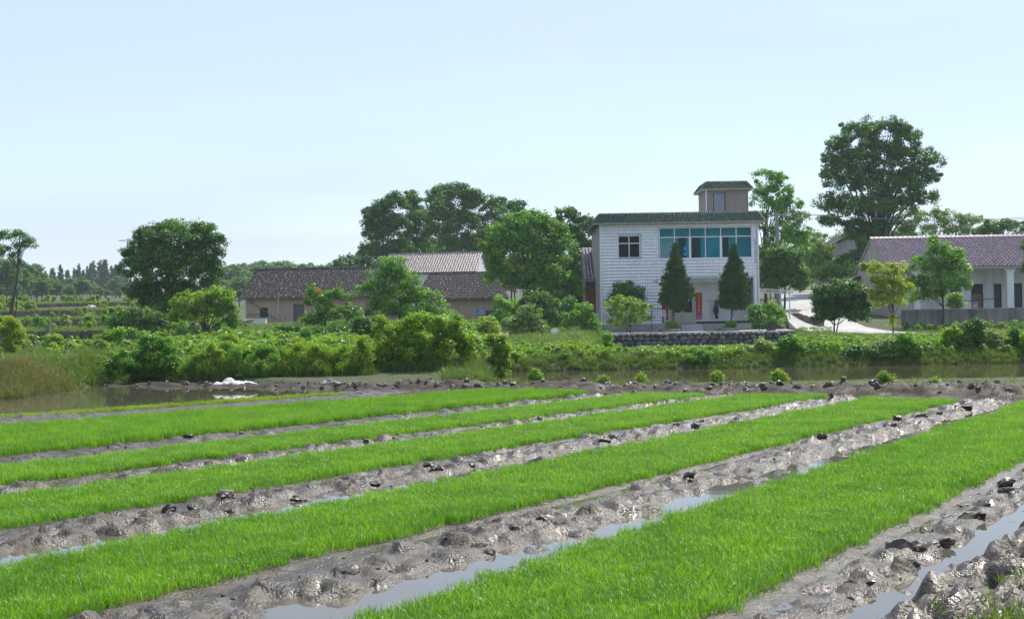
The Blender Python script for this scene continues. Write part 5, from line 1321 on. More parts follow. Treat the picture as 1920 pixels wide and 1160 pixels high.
# --- bushes between the farmhouse and the ditch
T('mulberry_tree', 'bushy green tree half hiding the farmhouse and the outbuilding', 'tree', 82, (752, 640), [(738, 500, 26, 12), (720, 520, 28, 18), (755, 525, 34, 22), (700, 545, 30, 16), (745, 555, 44, 26), (790, 560, 34, 22), (715, 580, 34, 18), (775, 590, 46, 22), (815, 585, 30, 20), (735, 488, 22, 8), (690, 535, 18, 10)], 'leaf_mid', 1.0, 2.5, 0.11, (748, 530), 22, cover=1.25)
T('farmyard_tree', 'small tree with a scarlet shoot before the farmhouse wall', 'tree', 88, (610, 630), [(585, 550, 12, 14), (600, 565, 22, 16), (630, 555, 20, 14), (615, 590, 34, 22), (650, 585, 26, 16), (585, 610, 28, 20), (635, 620, 36, 18), (665, 600, 22, 16)], 'leaf_mid', 1.0, 2.6, 0.08, (610, 570), 14)
o = empty('scarlet_shoot', at(597, 546, 87.2), 0, 'small scarlet leaf shoot on top of the farmyard tree', 'shoot')
V, F, C = foliage([(0, 0, 0, 0.07, 0.06, 0.13)], 0.06, 3, 3); cr = link('leaves', mesh_np('leaves', V, F, M['red_leaf']), None, o); cr['kind'] = 'stuff'
MB().tube([(0, 0, -0.7), (0.02, 0, 0.1)], 0.015).build('stem', M['bark'], o)
for i, (lb, Y, bs, lobes, lm, la) in enumerate([
    ('dark shaded thicket below the farmyard tree', 66, (590, 655), [(545, 628, 34, 18), (590, 632, 40, 20), (640, 630, 40, 22), (690, 625, 36, 24), (610, 645, 60, 14)], 'leaf_dark', 3.6),
    ('huge bright green bush hanging over the near bank, beside the ditch end', 39.9, (800, 716), [(760, 622, 52, 28), (820, 612, 50, 24), (730, 650, 44, 34), (790, 655, 60, 36), (850, 645, 44, 34), (880, 665, 26, 30), (740, 685, 40, 28), (800, 692, 56, 24), (862, 692, 40, 24), (705, 625, 20, 14)], 'leaf_light', 3.6),
    ('young tree with reddish tips right of the huge bright bush', 62, (908, 655), [(915, 605, 18, 14), (900, 625, 18, 16), (925, 630, 14, 18), (905, 645, 20, 10)], 'leaf_yellow', 2.2),
    ('dark rounded bush at the left end of the ditch', 43.2, (934, 704), [(930, 660, 20, 20), (940, 680, 22, 22), (918, 685, 18, 16), (935, 698, 26, 10)], 'leaf_light', 4.2),
    ('grey-green bush below the right end of the outbuilding', 76, (985, 645), [(985, 590, 22, 18), (960, 610, 26, 18), (1000, 615, 26, 22), (975, 635, 34, 14)], 'leaf_grey', 2.8),
    ('dark broadleaf bush left of the satellite dish', 84, (1010, 640), [(1000, 560, 28, 16), (1030, 575, 22, 20), (985, 580, 22, 18), (1015, 600, 34, 20), (1005, 625, 30, 16)], 'leaf_dark', 3.0),
    ('leafy shrub with pale highlights at the corner of the brick shed', 83, (1095, 645), [(1095, 580, 18, 14), (1080, 600, 26, 18), (1105, 612, 20, 22), (1080, 628, 34, 16), (1115, 635, 14, 18)], 'leaf_mid', 3.2),
    ('low shaded shrub under the satellite dish', 78, (1045, 650), [(1020, 638, 28, 14), (1055, 640, 30, 14), (1040, 625, 22, 8)], 'leaf_dark', 3.4),
    ('bright weedy bush on the bank below the dish', 53, (1080, 690), [(1050, 660, 30, 16), (1090, 665, 34, 18), (1070, 680, 44, 14), (1120, 675, 26, 16)], 'leaf_light', 3.2),
    ('loose weedy bush at the left foot of the stone wall', 56, (1150, 680), [(1140, 655, 26, 20), (1170, 660, 24, 18), (1155, 675, 34, 12)], 'leaf_mid', 3.0),
    ('dark glossy bush left of the pond mouth', 39.6, (265, 718), [(290, 650, 38, 20), (240, 665, 36, 24), (310, 675, 40, 30), (265, 690, 56, 26), (215, 695, 26, 20), (330, 695, 22, 22), (300, 635, 18, 10)], 'leaf_mid', 3.8),
    ('pale large-leaved shrub behind the dark glossy bush', 50, (205, 668), [(205, 640, 24, 12), (190, 652, 16, 10), (222, 650, 16, 12)], 'leaf_light', 2.2),
    ('bright sapling bush at the edge of the picture above the grassy bank', 44, (20, 670), [(15, 622, 22, 14), (38, 630, 16, 12), (8, 645, 20, 14), (30, 655, 20, 14)], 'leaf_yellow', 2.4),
    ('grassy green bush right of the dark glossy bush', 38.9, (390, 700), [(380, 672, 28, 18), (420, 680, 32, 18), (355, 690, 20, 14)], 'leaf_light', 2.6),
    ('leafy bank bush in the middle of the weedy bank', 38.9, (480, 715), [(460, 672, 30, 18), (500, 668, 34, 18), (480, 695, 48, 20), (430, 700, 26, 16)], 'leaf_mid', 2.9),
    ('pale weedy mound above the white sacks', 38.9, (560, 715), [(550, 680, 30, 24), (590, 675, 34, 20), (570, 700, 46, 16), (530, 695, 26, 20)], 'leaf_light', 2.5),
    ('weedy mound left of the huge bright bush', 38.9, (660, 714), [(640, 668, 28, 18), (680, 672, 26, 22), (655, 692, 40, 20), (690, 700, 20, 14)], 'leaf_light', 2.6),
    ('tall weedy clump behind the leafy bank bush', 48, (450, 690), [(440, 655, 28, 16), (475, 650, 24, 14), (420, 662, 20, 12)], 'leaf_light', 2.6),
    ('mixed green clump between farmyard and weedy bank', 56, (520, 675), [(500, 645, 30, 14), (540, 648, 30, 14), (570, 655, 24, 12)], 'leaf_mid', 2.8),
    ('pale grassy clump beside the huge bright bush', 47, (650, 690), [(620, 655, 26, 16), (660, 650, 24, 16), (690, 648, 20, 18)], 'leaf_light', 2.6),
    ('shaded shrub at the foot of the broad yellowish-green tree', 86, (950, 640), [(945, 600, 26, 18), (925, 615, 20, 14), (965, 618, 26, 16)], 'leaf_dark', 3.0),
    ('grassy clump along the slope right of the reddish young tree', 60, (980, 675), [(960, 655, 24, 12), (995, 658, 26, 12), (940, 662, 18, 10)], 'leaf_light', 2.6),
    ('tangled green bush between dish and ditch', 56, (1025, 685), [(1010, 665, 26, 14), (1035, 668, 22, 14), (985, 675, 22, 12)], 'leaf_mid', 3.0),
    ('dark thicket behind the pale green tree', 82, (420, 628), [(440, 605, 22, 14), (410, 612, 24, 12), (360, 618, 26, 12)], 'leaf_dark', 3.0),
    ('low green shrub below the brushwood heap', 52, (370, 670), [(350, 650, 26, 14), (385, 655, 24, 12)], 'leaf_mid', 2.8),
    ('dark thicket below the corner of the clay farmhouse', 70, (480, 650), [(455, 630, 26, 12), (490, 632, 28, 12), (520, 626, 24, 14)], 'leaf_mid', 3.0),
    ('broad shaded thicket between the farmyard tree and the mulberry', 74, (690, 640), [(670, 615, 30, 18), (705, 610, 28, 18), (690, 632, 40, 14), (650, 630, 26, 14)], 'leaf_dark', 3.0),
    ('leafy green mass right of the mulberry before the outbuilding', 72, (850, 635), [(840, 610, 30, 16), (870, 618, 26, 14), (820, 622, 26, 14)], 'leaf_mid', 2.8),
    ('dense bush under the broad tree before the outbuilding end', 84, (960, 620), [(945, 570, 22, 16), (965, 585, 26, 18), (940, 600, 24, 16)], 'leaf_mid', 3.0),
    ('bushy growth left of the leafy shrub at the brick shed', 88, (1060, 630), [(1050, 590, 24, 20), (1070, 575, 20, 18), (1060, 610, 28, 16)], 'leaf_dark', 3.0),
    ('weedy green rise before the satellite dish', 66, (1050, 665), [(1030, 650, 26, 10), (1065, 652, 28, 10), (1095, 655, 22, 10)], 'leaf_light', 2.6),
    ('narrow sprouting bush by the small paddy at the terraces', 48, (100, 690), [(98, 668, 16, 14), (92, 682, 20, 12), (112, 684, 14, 10)], 'leaf_light', 2.2),
    ('low dark bush along the water behind the grassy bank', 40.5, (150, 712), [(140, 700, 26, 14), (165, 698, 22, 16), (120, 704, 16, 10)], 'leaf_grey', 3.0)]):
    rjb = random.Random(i * 7 + 1)
    x0_, x1_, t0_ = min(q[0] for q in lobes), max(q[0] for q in lobes), min(q[1] - q[3] for q in lobes)
    if Y < 60: lobes = [(q[0] + rjb.uniform(-7, 7), q[1] + rjb.uniform(-8, 8), q[2] * rjb.uniform(0.72, 1.02), q[3] * rjb.uniform(0.75, 1.1)) for q in lobes] + [(rjb.uniform(x0_ - 6, x1_ + 6), t0_ + rjb.uniform(-6, 22), rjb.uniform(5, 11), rjb.uniform(6, 13)) for _ in range(4)]
    T('bank_bush' if Y < 60 else 'bush', lb, 'bush', Y, bs, lobes, lm, 1.0 if Y > 50 else 1.05, la, 0.03 + 0.0005 * Y, (lobes[0][0], lobes[0][1] + lobes[0][3]), 8, parts=('stems', 'foliage'), **(dict(upright=0.4, aspect=0.28, cover=1.1, clump=0.36) if ('weedy' in lb or 'grassy' in lb) else {}))
# bushes hanging over the far bank on the right
rbr = random.Random(12)
ORD = ['first', 'second', 'third', 'fourth', 'fifth', 'sixth', 'seventh', 'eighth', 'ninth', 'tenth', 'eleventh', 'twelfth', 'thirteenth', 'fourteenth', 'fifteenth', 'sixteenth', 'seventeenth', 'eighteenth']
far_bank = [(1205, 668, 30, 14), (1255, 672, 30, 12), (1310, 668, 34, 14), (1365, 664, 30, 14), (1405, 664, 26, 18), (1440, 662, 30, 20), (1480, 664, 28, 20), (1520, 664, 30, 22), (1560, 662, 30, 24), (1605, 662, 30, 22), (1650, 660, 30, 22), (1695, 658, 30, 24), (1740, 656, 30, 26), (1785, 654, 28, 28), (1825, 652, 28, 30), (1865, 654, 30, 26), (1905, 652, 28, 28), (1950, 650, 30, 28)]
for i, (x, y, rx, ry) in enumerate(far_bank):
    vf = rbr.uniform(0.7, 1.3); x, y, rx, ry = x + rbr.uniform(-8, 8), y + ry * (1 - vf) * 0.6, rx * rbr.uniform(0.75, 1.15), ry * vf
    lobes = [(x + rbr.uniform(-6, 6), y - ry * 0.5, rx * 0.8, ry * 0.7), (x - rx * 0.5, y, rx * 0.7, ry * 0.8), (x + rx * 0.5, y + 2, rx * 0.7, ry * 0.8), (x, y + ry * 0.6, rx, ry * 0.6), (x + rbr.uniform(-10, 10), y + ry * 0.9, rx * 0.9, ry * 0.45), (x + rbr.uniform(-12, 12), y - ry * rbr.uniform(0.6, 1.1), rx * 0.45, ry * 0.45)]
    T('ditch_bush', ORD[i] + ' weedy bush from the left on the far bank of the ditch', 'bush', 47.0 + rbr.uniform(0, 1.0), (x, 690), lobes, ('leaf_grey', 'leaf_mid', 'leaf_mid', 'leaf_light', 'leaf_dark')[i % 5], 0.95, 2.9, group='bushes along the far bank of the ditch', clump=0.34, parts=('stems', 'foliage'))
for i, (x, y, rx, ry) in enumerate([(1660, 642, 14, 10), (1718, 640, 14, 16), (1770, 636, 16, 14), (1830, 630, 14, 16), (1848, 625, 12, 10), (1880, 634, 16, 14)]):
    T('yellow_weed', ORD[i] + ' tall yellow-green weed tuft from the left, before the compound wall', 'weed', 58, (x, 655), [(x, y, rx * 0.7, ry * 0.8), (x - rx * 0.4, y + 6, rx * 0.6, ry * 0.7), (x + rx * 0.5, y + 6, rx * 0.6, ry * 0.6)], 'leaf_yellow', 0.8, 1.9, group='yellow weeds before the compound wall', upright=0.5, aspect=0.3, parts=('stems', 'foliage'))

# --- distant wood: shared meshes
def wood_mesh(kind, seed):
    r = random.Random(seed)
    if kind == 'fir':
        lobes = []
        Hh = 11.0
        for k in range(15):
            t = k / 14; rad = 1.9 * (1 - t) ** 0.85 + 0.12
            lobes.append((r.uniform(-.2, .2), 0, 2.2 + (Hh - 2.6) * t, rad * r.uniform(.8, 1.2), rad, 0.75))
        V, F, C = foliage(lobes, 0.34, 3.4, seed, 0.4, 0.4, 0.4, 0.4, 0.0, 1.6, 0.15)
        tr_ = MB().tube([(0, 0, -0.5), (0, 0, Hh)], [0.16, 0.03], 6)
        return mesh_np('crown', V, F, M['leaf_fir']), tr_.mesh('trunk', M['bark'])
    lobes = [(0, 0, 6.2, 2.2, 2.0, 1.7), (-1.2, 0.3, 4.8, 1.7, 1.6, 1.5), (1.3, -0.2, 4.9, 1.7, 1.5, 1.5), (0.1, 0, 3.6, 2.2, 1.9, 1.4), (r.uniform(-1, 1), 0, 7.3, 1.2, 1.2, 1.0)]
    V, F, C = foliage(lobes, 0.34, 3.2, seed, 0.32, 0.45, 0.6, 0.7, 0, 1.4)
    b = MB(); limbs(b, 0.16, (0, 0, 6), C, 12, seed)
    return mesh_np('crown', V, F, M['leaf_far']), b.mesh('trunk', M['bark'])
firs = [wood_mesh('fir', 900 + k) for k in range(3)]
brds = [wood_mesh('broad', 910 + k) for k in range(4)]
rf_ = random.Random(77)
def wood_tree(px, top, Y, kind, label, group):
    me = rf_.choice(firs if kind == 'fir' else brds)
    x = (px - 960) / FPX * Y; z = tz(x, Y); ht = at(px, top, Y).z - z
    e = empty('conifer_tree' if kind == 'fir' else 'woodland_tree', (x, Y, z - 0.2), rf_.uniform(0, 6.28), label, 'tree', group)
    s = ht / (11.0 if kind == 'fir' else 8.2); sx = s * rf_.uniform(1.0, 1.6); e.scale = (sx, sx, s)
    c = link('crown', me[0], None, e); c['kind'] = 'stuff'; link('trunk', me[1], None, e)
LBF, GF = 'dark hazy conifer in the distant wood behind the terraces', 'conifers of the distant wood'
for px in range(40, 262, 7):
    top = np.interp(px, [40, 85, 120, 150, 185, 215, 250], [520, 492, 502, 494, 482, 486, 505]) + rf_.uniform(-4, 14)
    wood_tree(px + rf_.uniform(-5, 5), top, rf_.uniform(330, 390), 'fir', LBF, GF)
for px in range(-30, 110, 14):
    top = np.interp(px, [-30, 20, 60, 110], [470, 478, 490, 530]) + rf_.uniform(-6, 12)
    wood_tree(px + rf_.uniform(-5, 5), top, rf_.uniform(215, 260), 'broad', 'hazy pale leafy tree at the near edge of the distant wood', 'leafy trees before the distant conifers')
for px in range(405, 700, 11):
    top = np.interp(px, [415, 440, 470, 520, 560, 600, 640, 700], [500, 492, 490, 494, 492, 494, 498, 492]) + rf_.uniform(-5, 10)
    wood_tree(px + rf_.uniform(-6, 6), top, rf_.uniform(290, 360), 'broad', 'hazy tree in the far wood beyond the clay farmhouse', 'far trees beyond the farmhouse')
for px in range(415, 700, 18):
    wood_tree(px + rf_.uniform(-6, 6), 525 + rf_.uniform(-10, 20), rf_.uniform(190, 230), 'broad', 'lower tree of the wood edge beyond the farmhouse roof', 'near wood edge beyond the farmhouse')
for px in list(range(900, 1110, 18)) + list(range(1410, 1570, 16)) + list(range(1660, 1960, 26)):
    wood_tree(px + rf_.uniform(-6, 6), (470 if px < 1300 else 468 if px < 1600 else 440) + rf_.uniform(-8, 14), rf_.uniform(170, 220), 'broad', 'far tree closing the view behind the houses', 'far trees behind the houses')
for px in list(range(-60, 290, 9)):
    wood_tree(px + rf_.uniform(-6, 6), 528 + rf_.uniform(-12, 12), rf_.uniform(225, 330), 'broad', 'low leafy bushy tree at the foot of the distant wood', 'low trees at the foot of the distant wood')

# ------------------------------------------------------------------ weeds, grass and mud clods
grass_p = proto_coll('grass_tuft', [blades(26, 0.12, (0.12, 0.34), 0.014, 200 + k, M['grass'], 0.35, 0.7) for k in range(5)])
tall_p = proto_coll('tall_grass_tuft', [blades(34, 0.18, (0.25, 0.62), 0.018, 220 + k, M['grass'], 0.32, 0.7) for k in range(5)])
dry_p = proto_coll('dry_grass_tuft', [blades(26, 0.14, (0.12, 0.45), 0.013, 240 + k, M['dry'], 0.45, 0.8) for k in range(4)])
def leafy(seed, lm, h=0.4):
    V, F, C = foliage([(0, 0, h * 0.55, h * 0.45, h * 0.45, h * 0.5), (0.05, 0, h * 0.9, h * 0.22, h * 0.22, h * 0.25)], 0.075, 2.3, seed, 0.4, 0.07)
    return mesh_np('leafy_weed', V, F, M[lm])
weed_p = proto_coll('leafy_weed', [leafy(260 + k, ('leaf_light', 'leaf_mid', 'leaf_grey', 'leaf_light')[k]) for k in range(4)])
short_p = proto_coll('short_grass_tuft', [blades(22, 0.12, (0.04, 0.13), 0.012, 280 + k, M['grass'], 0.5, 0.6) for k in range(4)])

def pick(n, s0, s1, y0, y1, seed, dens=None):
    r = np.random.default_rng(seed)
    y = r.uniform(y0, y1, n); s = r.uniform(s0, s1, n)
    x = (s - 960) / FPX * y
    if dens is not None:
        k = r.random(n) < dens(x, y, s); x, y = x[k], y[k]
    z = terr(x, y)
    return np.stack([x, y, z - 0.02], 1)
inland = lambda x, y, s: (((uw(x, y)[0] > 28.6) | (x < -10.9)) & (terr(x, y) > -0.13)).astype(float)
scatter('near_bank_grass', pick(4200, 640, 2100, 28, 40.5, 1, lambda x, y, s: inland(x, y, s) * (0.25 + 0.75 * (fbm(x * 0.9, y * 0.9) > 0.5))), short_p, (0.35, 0.85), 0.2, None, 'short patchy grass on the near bank of the ditch')
scatter('near_bank_dry_grass', pick(900, 600, 2100, 29, 36.9, 2, lambda x, y, s: inland(x, y, s) * (fbm(x * 0.7 + 5, y * 0.7) > 0.50)), dry_p, (0.12, 0.3), 0.25, None, 'dry straw-coloured grass on the near bank of the ditch')
scatter('bank_edge_grass', pick(6500, 880, 2100, 46.55, 48.3, 23, lambda x, y, s: 1.0 * (terr(x, y) > -0.2)), tall_p, (0.18, 0.42), 0.35, None, 'grass hanging over the far edge of the ditch')
scatter('far_bank_grass', pick(15000, 880, 2100, 47, 66, 3, lambda x, y, s: inland(x, y, s)), tall_p, (0.35, 0.75), 0.15, None, 'long green grass along the far bank of the ditch')
scatter('far_bank_weeds', pick(2600, 880, 2100, 47.2, 57, 4, lambda x, y, s: inland(x, y, s) * (fbm(x * 0.5, y * 0.5) > 0.46)), weed_p, (0.5, 1.0), 0.15, None, 'leafy weeds mixed into the far bank of the ditch')
scatter('ditch_end_grass', pick(1800, 830, 965, 36.6, 47, 25, lambda x, y, s: 1.0 * (terr(x, y) > -0.3)), tall_p, (0.25, 0.6), 0.3, None, 'long grass round the left end of the ditch')
scatter('slope_grass', pick(9000, 880, 1560, 60, 84, 5, lambda x, y, s: inland(x, y, s)), tall_p, (0.2, 0.46), 0.15, None, 'grass on the slope below the stone wall')
scatter('left_bank_grass', pick(16000, 130, 920, 36.0, 62, 6, lambda x, y, s: inland(x, y, s) * (y > 37.2 + 1.2 * (s < 700) + 2.0 * (s > 700))), tall_p, (0.35, 0.9), 0.22, None, 'rank green grass on the bank behind the field')
scatter('left_bank_weeds', pick(3000, 130, 920, 39.4, 66, 7, lambda x, y, s: inland(x, y, s) * (fbm(x * 0.5 + 9, y * 0.5) > 0.45)), weed_p, (0.5, 1.5), 0.15, None, 'leafy weeds on the bank behind the field')
scatter('mound_grass', pick(5500, -180, 270, 31.8, 46, 8, lambda x, y, s: inland(x, y, s) * (x < -10.5)), grass_p, (0.45, 1.1), 0.3, None, 'green grass on the bank at the corner of the flooded plot')
scatter('mound_dry_grass', pick(3200, -180, 140, 31.8, 37, 9, lambda x, y, s: inland(x, y, s) * (x < -10.9)), dry_p, (0.6, 1.1), 0.4, None, 'dry hanging grass on the bank at the corner of the flooded plot')
scatter('terrace_grass', pick(26000, -150, 420, 52, 165, 10, lambda x, y, s: 1.0 * ((y > 85.2) | (fbm(x * 0.3, y * 0.3) > 0.58)) * ~((y > 97.5) & (y < 100.2)) * ~((y > 119) & (y < 122.5)) * ~((y > 136) & (y < 139.6))), grass_p, (0.5, 1.1), 0.15, None, 'grass on the stepped terraces')
scatter('terrace_weeds', pick(500, -150, 420, 62, 165, 11, lambda x, y, s: 1.0 * (fbm(x * 0.22, y * 0.22 + 4) > 0.52)), weed_p, (1.0, 2.4), 0.15, None, 'leafy weeds on the stepped terraces')
scatter('village_grass', pick(14000, 420, 1130, 62, 112, 12, None), grass_p, (0.8, 1.8), 0.15, None, 'grass round the clay farmhouse')
scatter('lane_grass', pick(9000, 1490, 2100, 58, 97, 13, lambda x, y, s: 1.0 * ~((s < 1640 + 2 * (y - 74)) & (y > 70.5)) * ~((y > 64) & (y < 73.5) & (s > 1640) & (s < 1810))), grass_p, (0.3, 0.7), 0.15, None, 'grass beside the lane and compound wall')
scatter('slope_weeds', pick(160, 1560, 2000, 84, 88.5, 14, lambda x, y, s: 1.0 * (s > 1690)), weed_p, (0.5, 1.2), 0.15, None, 'leafy weeds along the compound wall')
# grass at the near corner of the field
n = 1500; r = np.random.default_rng(15); U_, W_ = r.uniform(5.2, 11, n), r.uniform(-1.85, 1.0, n)
k = r.random(n) < smooth(-1.85, -1.35, W_ + 0.5 * (fbm(U_ * 2, W_ * 2) - 0.5)); U_, W_ = U_[k], W_[k]; x, y = xy(U_, W_)
lastf = FUR[-1]
hz = mud_h(U_, W_)
scatter('corner_grass', np.stack([x, y, hz - 0.01], 1), short_p, (0.5, 1.1), 0.3, None, 'bright grass at the muddy corner nearest the camera')
n = 160; U_, W_ = r.uniform(5.2, 11, n), r.uniform(-1.45, 1.0, n); x, y = xy(U_, W_)
corner_w = proto_coll('corner_weed', [leafy(270 + q, 'leaf_light', 0.10) for q in range(2)])
scatter('corner_weeds', np.stack([x, y, mud_h(U_, W_) - 0.01], 1), corner_w, (0.5, 1.0), 0.2, None, 'small leafy weeds at the muddy corner nearest the camera')

# weed plants standing singly on the near bank
for lb, px, py, hh in (('leafy bright green weed leaning at the left end of the ditch', 1003, 718, 26), ('low yellowish weed on the mud bund left of the middle', 1131, 720, 16), ('small bright weed on the mud bund below the stone wall', 1200, 716, 15), ('upright bushy weed on the bund left of the largest weed', 1344, 719, 24),
                       ('largest bushy bright green weed on the mud bund', 1459, 720, 28), ('bushy weed on the bund near the end of the second bed', 1657, 723, 27), ('small low weed rightmost on the mud bund', 1752, 724, 16)):
    Yb = gnd(px, py, 0.05)[1]
    T('bund_weed', lb, 'weed', Yb, (px, py), [(px, py - hh * 0.45, hh * 0.42, hh * 0.42), (px - hh * 0.25, py - hh * 0.35, hh * 0.35, hh * 0.32), (px + hh * 0.3, py - hh * 0.4, hh * 0.34, hh * 0.34), (px + 1, py - hh * 0.8, hh * 0.22, hh * 0.22)], 'leaf_light', 0.9, 2.6, 0.012, (px, py - hh * 0.6), 8, parts=('stems', 'foliage'), aspect=0.4, group='single weeds on the mud bund')

# mud clods
clod_meshes = []
for k in range(9):
    me = rock(400 + k, 3, 0.5, (0.17, 0.44))
    rr = np.random.default_rng(k)
    for v in me.vertices:
        p = np.array(v.co); q = 1 + 0.5 * (fbm(np.array([p[0] * 4 + k]), np.array([p[1] * 4 + p[2] * 3]))[0] - 0.5) + 0.32 * (fbm(np.array([p[0] * 11 + k]), np.array([p[1] * 11 + p[2] * 9]))[0] - 0.5)
        v.co = p * q
    me.materials.append(M['clod']); clod_meshes.append(me)
CLAB = {2: 'dark mud clod lying in the thin furrow before the tall dense bed', 3: 'dark mud clod lying in the furrow behind the third bed from the camera', 4: 'wet mud clod lying in the furrow behind the second bed from the camera', 5: 'wet mud clod lying in the wide puddled furrow behind the closest bed', 6: 'dark mud clod heaped along the puddle before the closest bed'}
rc_ = random.Random(21)
ncl = 0
for k, cnt in ((2, 9), (3, 14), (4, 30), (5, 42), (6, 34)):
    a1, b1, a2, b2, u0, u1 = FUR[k]
    tries = 0; made = 0
    while made < cnt and tries < 4000:
        tries += 1
        u = rc_.uniform(u0, 26.8); wid = (a2 + b2 * u) - (a1 + b1 * u)
        t = min(0.8, max(0.15, rc_.gauss(0.42, 0.14))) if k < 6 else rc_.choice((rc_.uniform(0.12, 0.33), rc_.uniform(0.5, 0.85)))
        w = a1 + b1 * u + t * wid; x, y = xy(u, w)
        if abs(x) > 0.37 * y + 0.3 or y < 7.2: continue
        sz = rc_.uniform(0.07, 0.19) * (1.0 if k > 3 else 0.8)
        i, j = min(len(us) - 1, np.searchsorted(us, u)), min(len(ws) - 1, np.searchsorted(ws, w))
        o = link('mud_clod', rc_.choice(clod_meshes)); o.location = (x, y, HH[i, j] + sz * 0.02)
        o.scale = (sz * rc_.uniform(0.9, 1.5), sz * rc_.uniform(0.7, 1.0), sz * rc_.uniform(0.45, 0.75)); o.rotation_euler = (rc_.uniform(-.35, .35), rc_.uniform(-.35, .35), rc_.uniform(0, 6.28))
        tag(o, CLAB[k], 'mud clod', CLAB[k].replace('clod lying', 'clods lying').replace('clod heaped', 'clods heaped')); made += 1
cr_p = proto_coll('mud_crumb', clod_meshes[:5])
n = 1100; r = np.random.default_rng(33)
kk = r.choice([2, 3, 4, 5, 6, 6], n); P = []
for k in kk:
    a1, b1, a2, b2, u0, u1 = FUR[k]; u = r.uniform(u0, 27); t = np.clip(r.normal(0.42, 0.2), 0.04, 0.95) if k < 6 else r.uniform(0.06, 0.95); w = a1 + b1 * u + t * ((a2 + b2 * u) - (a1 + b1 * u))
    if 0.36 < t < 0.49 and k == 6: continue
    x, y = xy(u, w)
    if abs(x) > 0.38 * y + 0.5 or y < 6.5: continue
    i, j = min(len(us) - 1, np.searchsorted(us, u)), min(len(ws) - 1, np.searchsorted(ws, w)); P.append((x, y, HH[i, j]))
P = np.array(P)
scatter('mud_crumbs', P, cr_p, (0.012, 0.045), 0.3, None, 'small mud crumbs strewn in the furrows', 3, np.full(len(P), 0.5))
n = 320; u = r.normal(BUND_U, 0.35, n); w = r.uniform(-30, 0.5, n); x, y = xy(u, w); k = np.abs(x) < 0.4 * y + 1
scatter('bund_clods', np.stack([x[k], y[k], mud_h(u[k], w[k])], 1), cr_p, (0.06, 0.20), 0.6, None, 'lumps of dark mud heaped along the bund', 4)

# ------------------------------------------------------------------ litter and farmyard clutter
def cloth_heap(name, loc, sx, sy, sz, m, label, cat, seed):
    n = 26; u = np.linspace(-1, 1, n); A, B = np.meshgrid(u, u)
    rr = np.sqrt(A ** 2 + B ** 2)
    Z = sz * np.clip(1 - rr ** 2, 0, 1) * (0.15 + 1.3 * np.abs(fbm(A * 2.6 + seed, B * 2.6, 4) - 0.5) * 4) + 0.45 * sz * (np.abs(fbm(A * 6 + seed, B * 6, 3) - 0.5) * 2) * (rr < 1)
    V, F = grid_mesh(A * sx * (1 + .15 * np.sin(B * 3 + seed)), B * sy, Z - 0.02)
    k = (rr.ravel() < 1.0 + 0.12 * np.sin(np.arctan2(B, A).ravel() * 5 + seed)); F = F[k[F].all(1)]
    o = link(name, mesh_np(name, V, F, m, True), None, None, loc); sol = o.modifiers.new('thickness', 'SOLIDIFY'); sol.thickness = 0.015
    tag(o, label, cat); return o
x, y = gnd(440, 720, 0.1); cloth_heap('white_sack_heap', (x, y, tz(x, y) + 0.02 if tz(x, y) > 0 else 0.12), 0.50, 0.28, 0.10, M['sack'], 'crumpled white woven sacks heaped at the edge of the flooded plot', 'sack', 2)
x, y = gnd(617, 719, 0.1); cloth_heap('grey_tarp', (x, y, 0.13), 0.34, 0.2, 0.07, M['tarp'], 'flat grey tarp lying on the bund by the weedy bank', 'tarp', 5)
p = at(741, 697, 40.4); o = cloth_heap('plastic_bag', (p.x, 40.4, p.z - 0.13), 0.15, 0.12, 0.26, M['sack'], 'white plastic bag caught in the huge bright bush', 'bag', 8)
p = at(172, 579, 130); o = cloth_heap('white_sheet', (p.x, 130, tz(p.x, 130) + 0.3), 0.4, 0.3, 0.22, M['sack'], 'small white sheet lying on an upper terrace', 'sheet', 9)
p = at(930, 645, 72)
RB = cloth_heap('rubble_heap', (p.x, 72, tz(p.x, 72)), 0.9, 0.6, 0.55, M['straw'], 'heap of rubble and straw right of the reddish young tree', 'rubble', 11)
p = at(925, 643, 71.2); cloth_heap('pale_sack', (p.x, 71.2, tz(p.x, 71.2) + 0.25), 0.26, 0.2, 0.3, M['sack'], 'pale torn sack lying on the rubble heap', 'sack', 12)
p = at(430, 645, 68); cloth_heap('brushwood_heap', (p.x, 68, tz(p.x, 68)), 1.1, 0.7, 0.5, M['straw'], 'brown brushwood heap below the pale green tree', 'brushwood', 14)
p = at(1531, 525, 116); cloth_heap('straw_heap', (p.x, 116, at(1531, 531, 116).z), 0.7, 0.5, 0.75, M['straw'], 'pale straw heap on the slope above the lane', 'straw heap', 15)
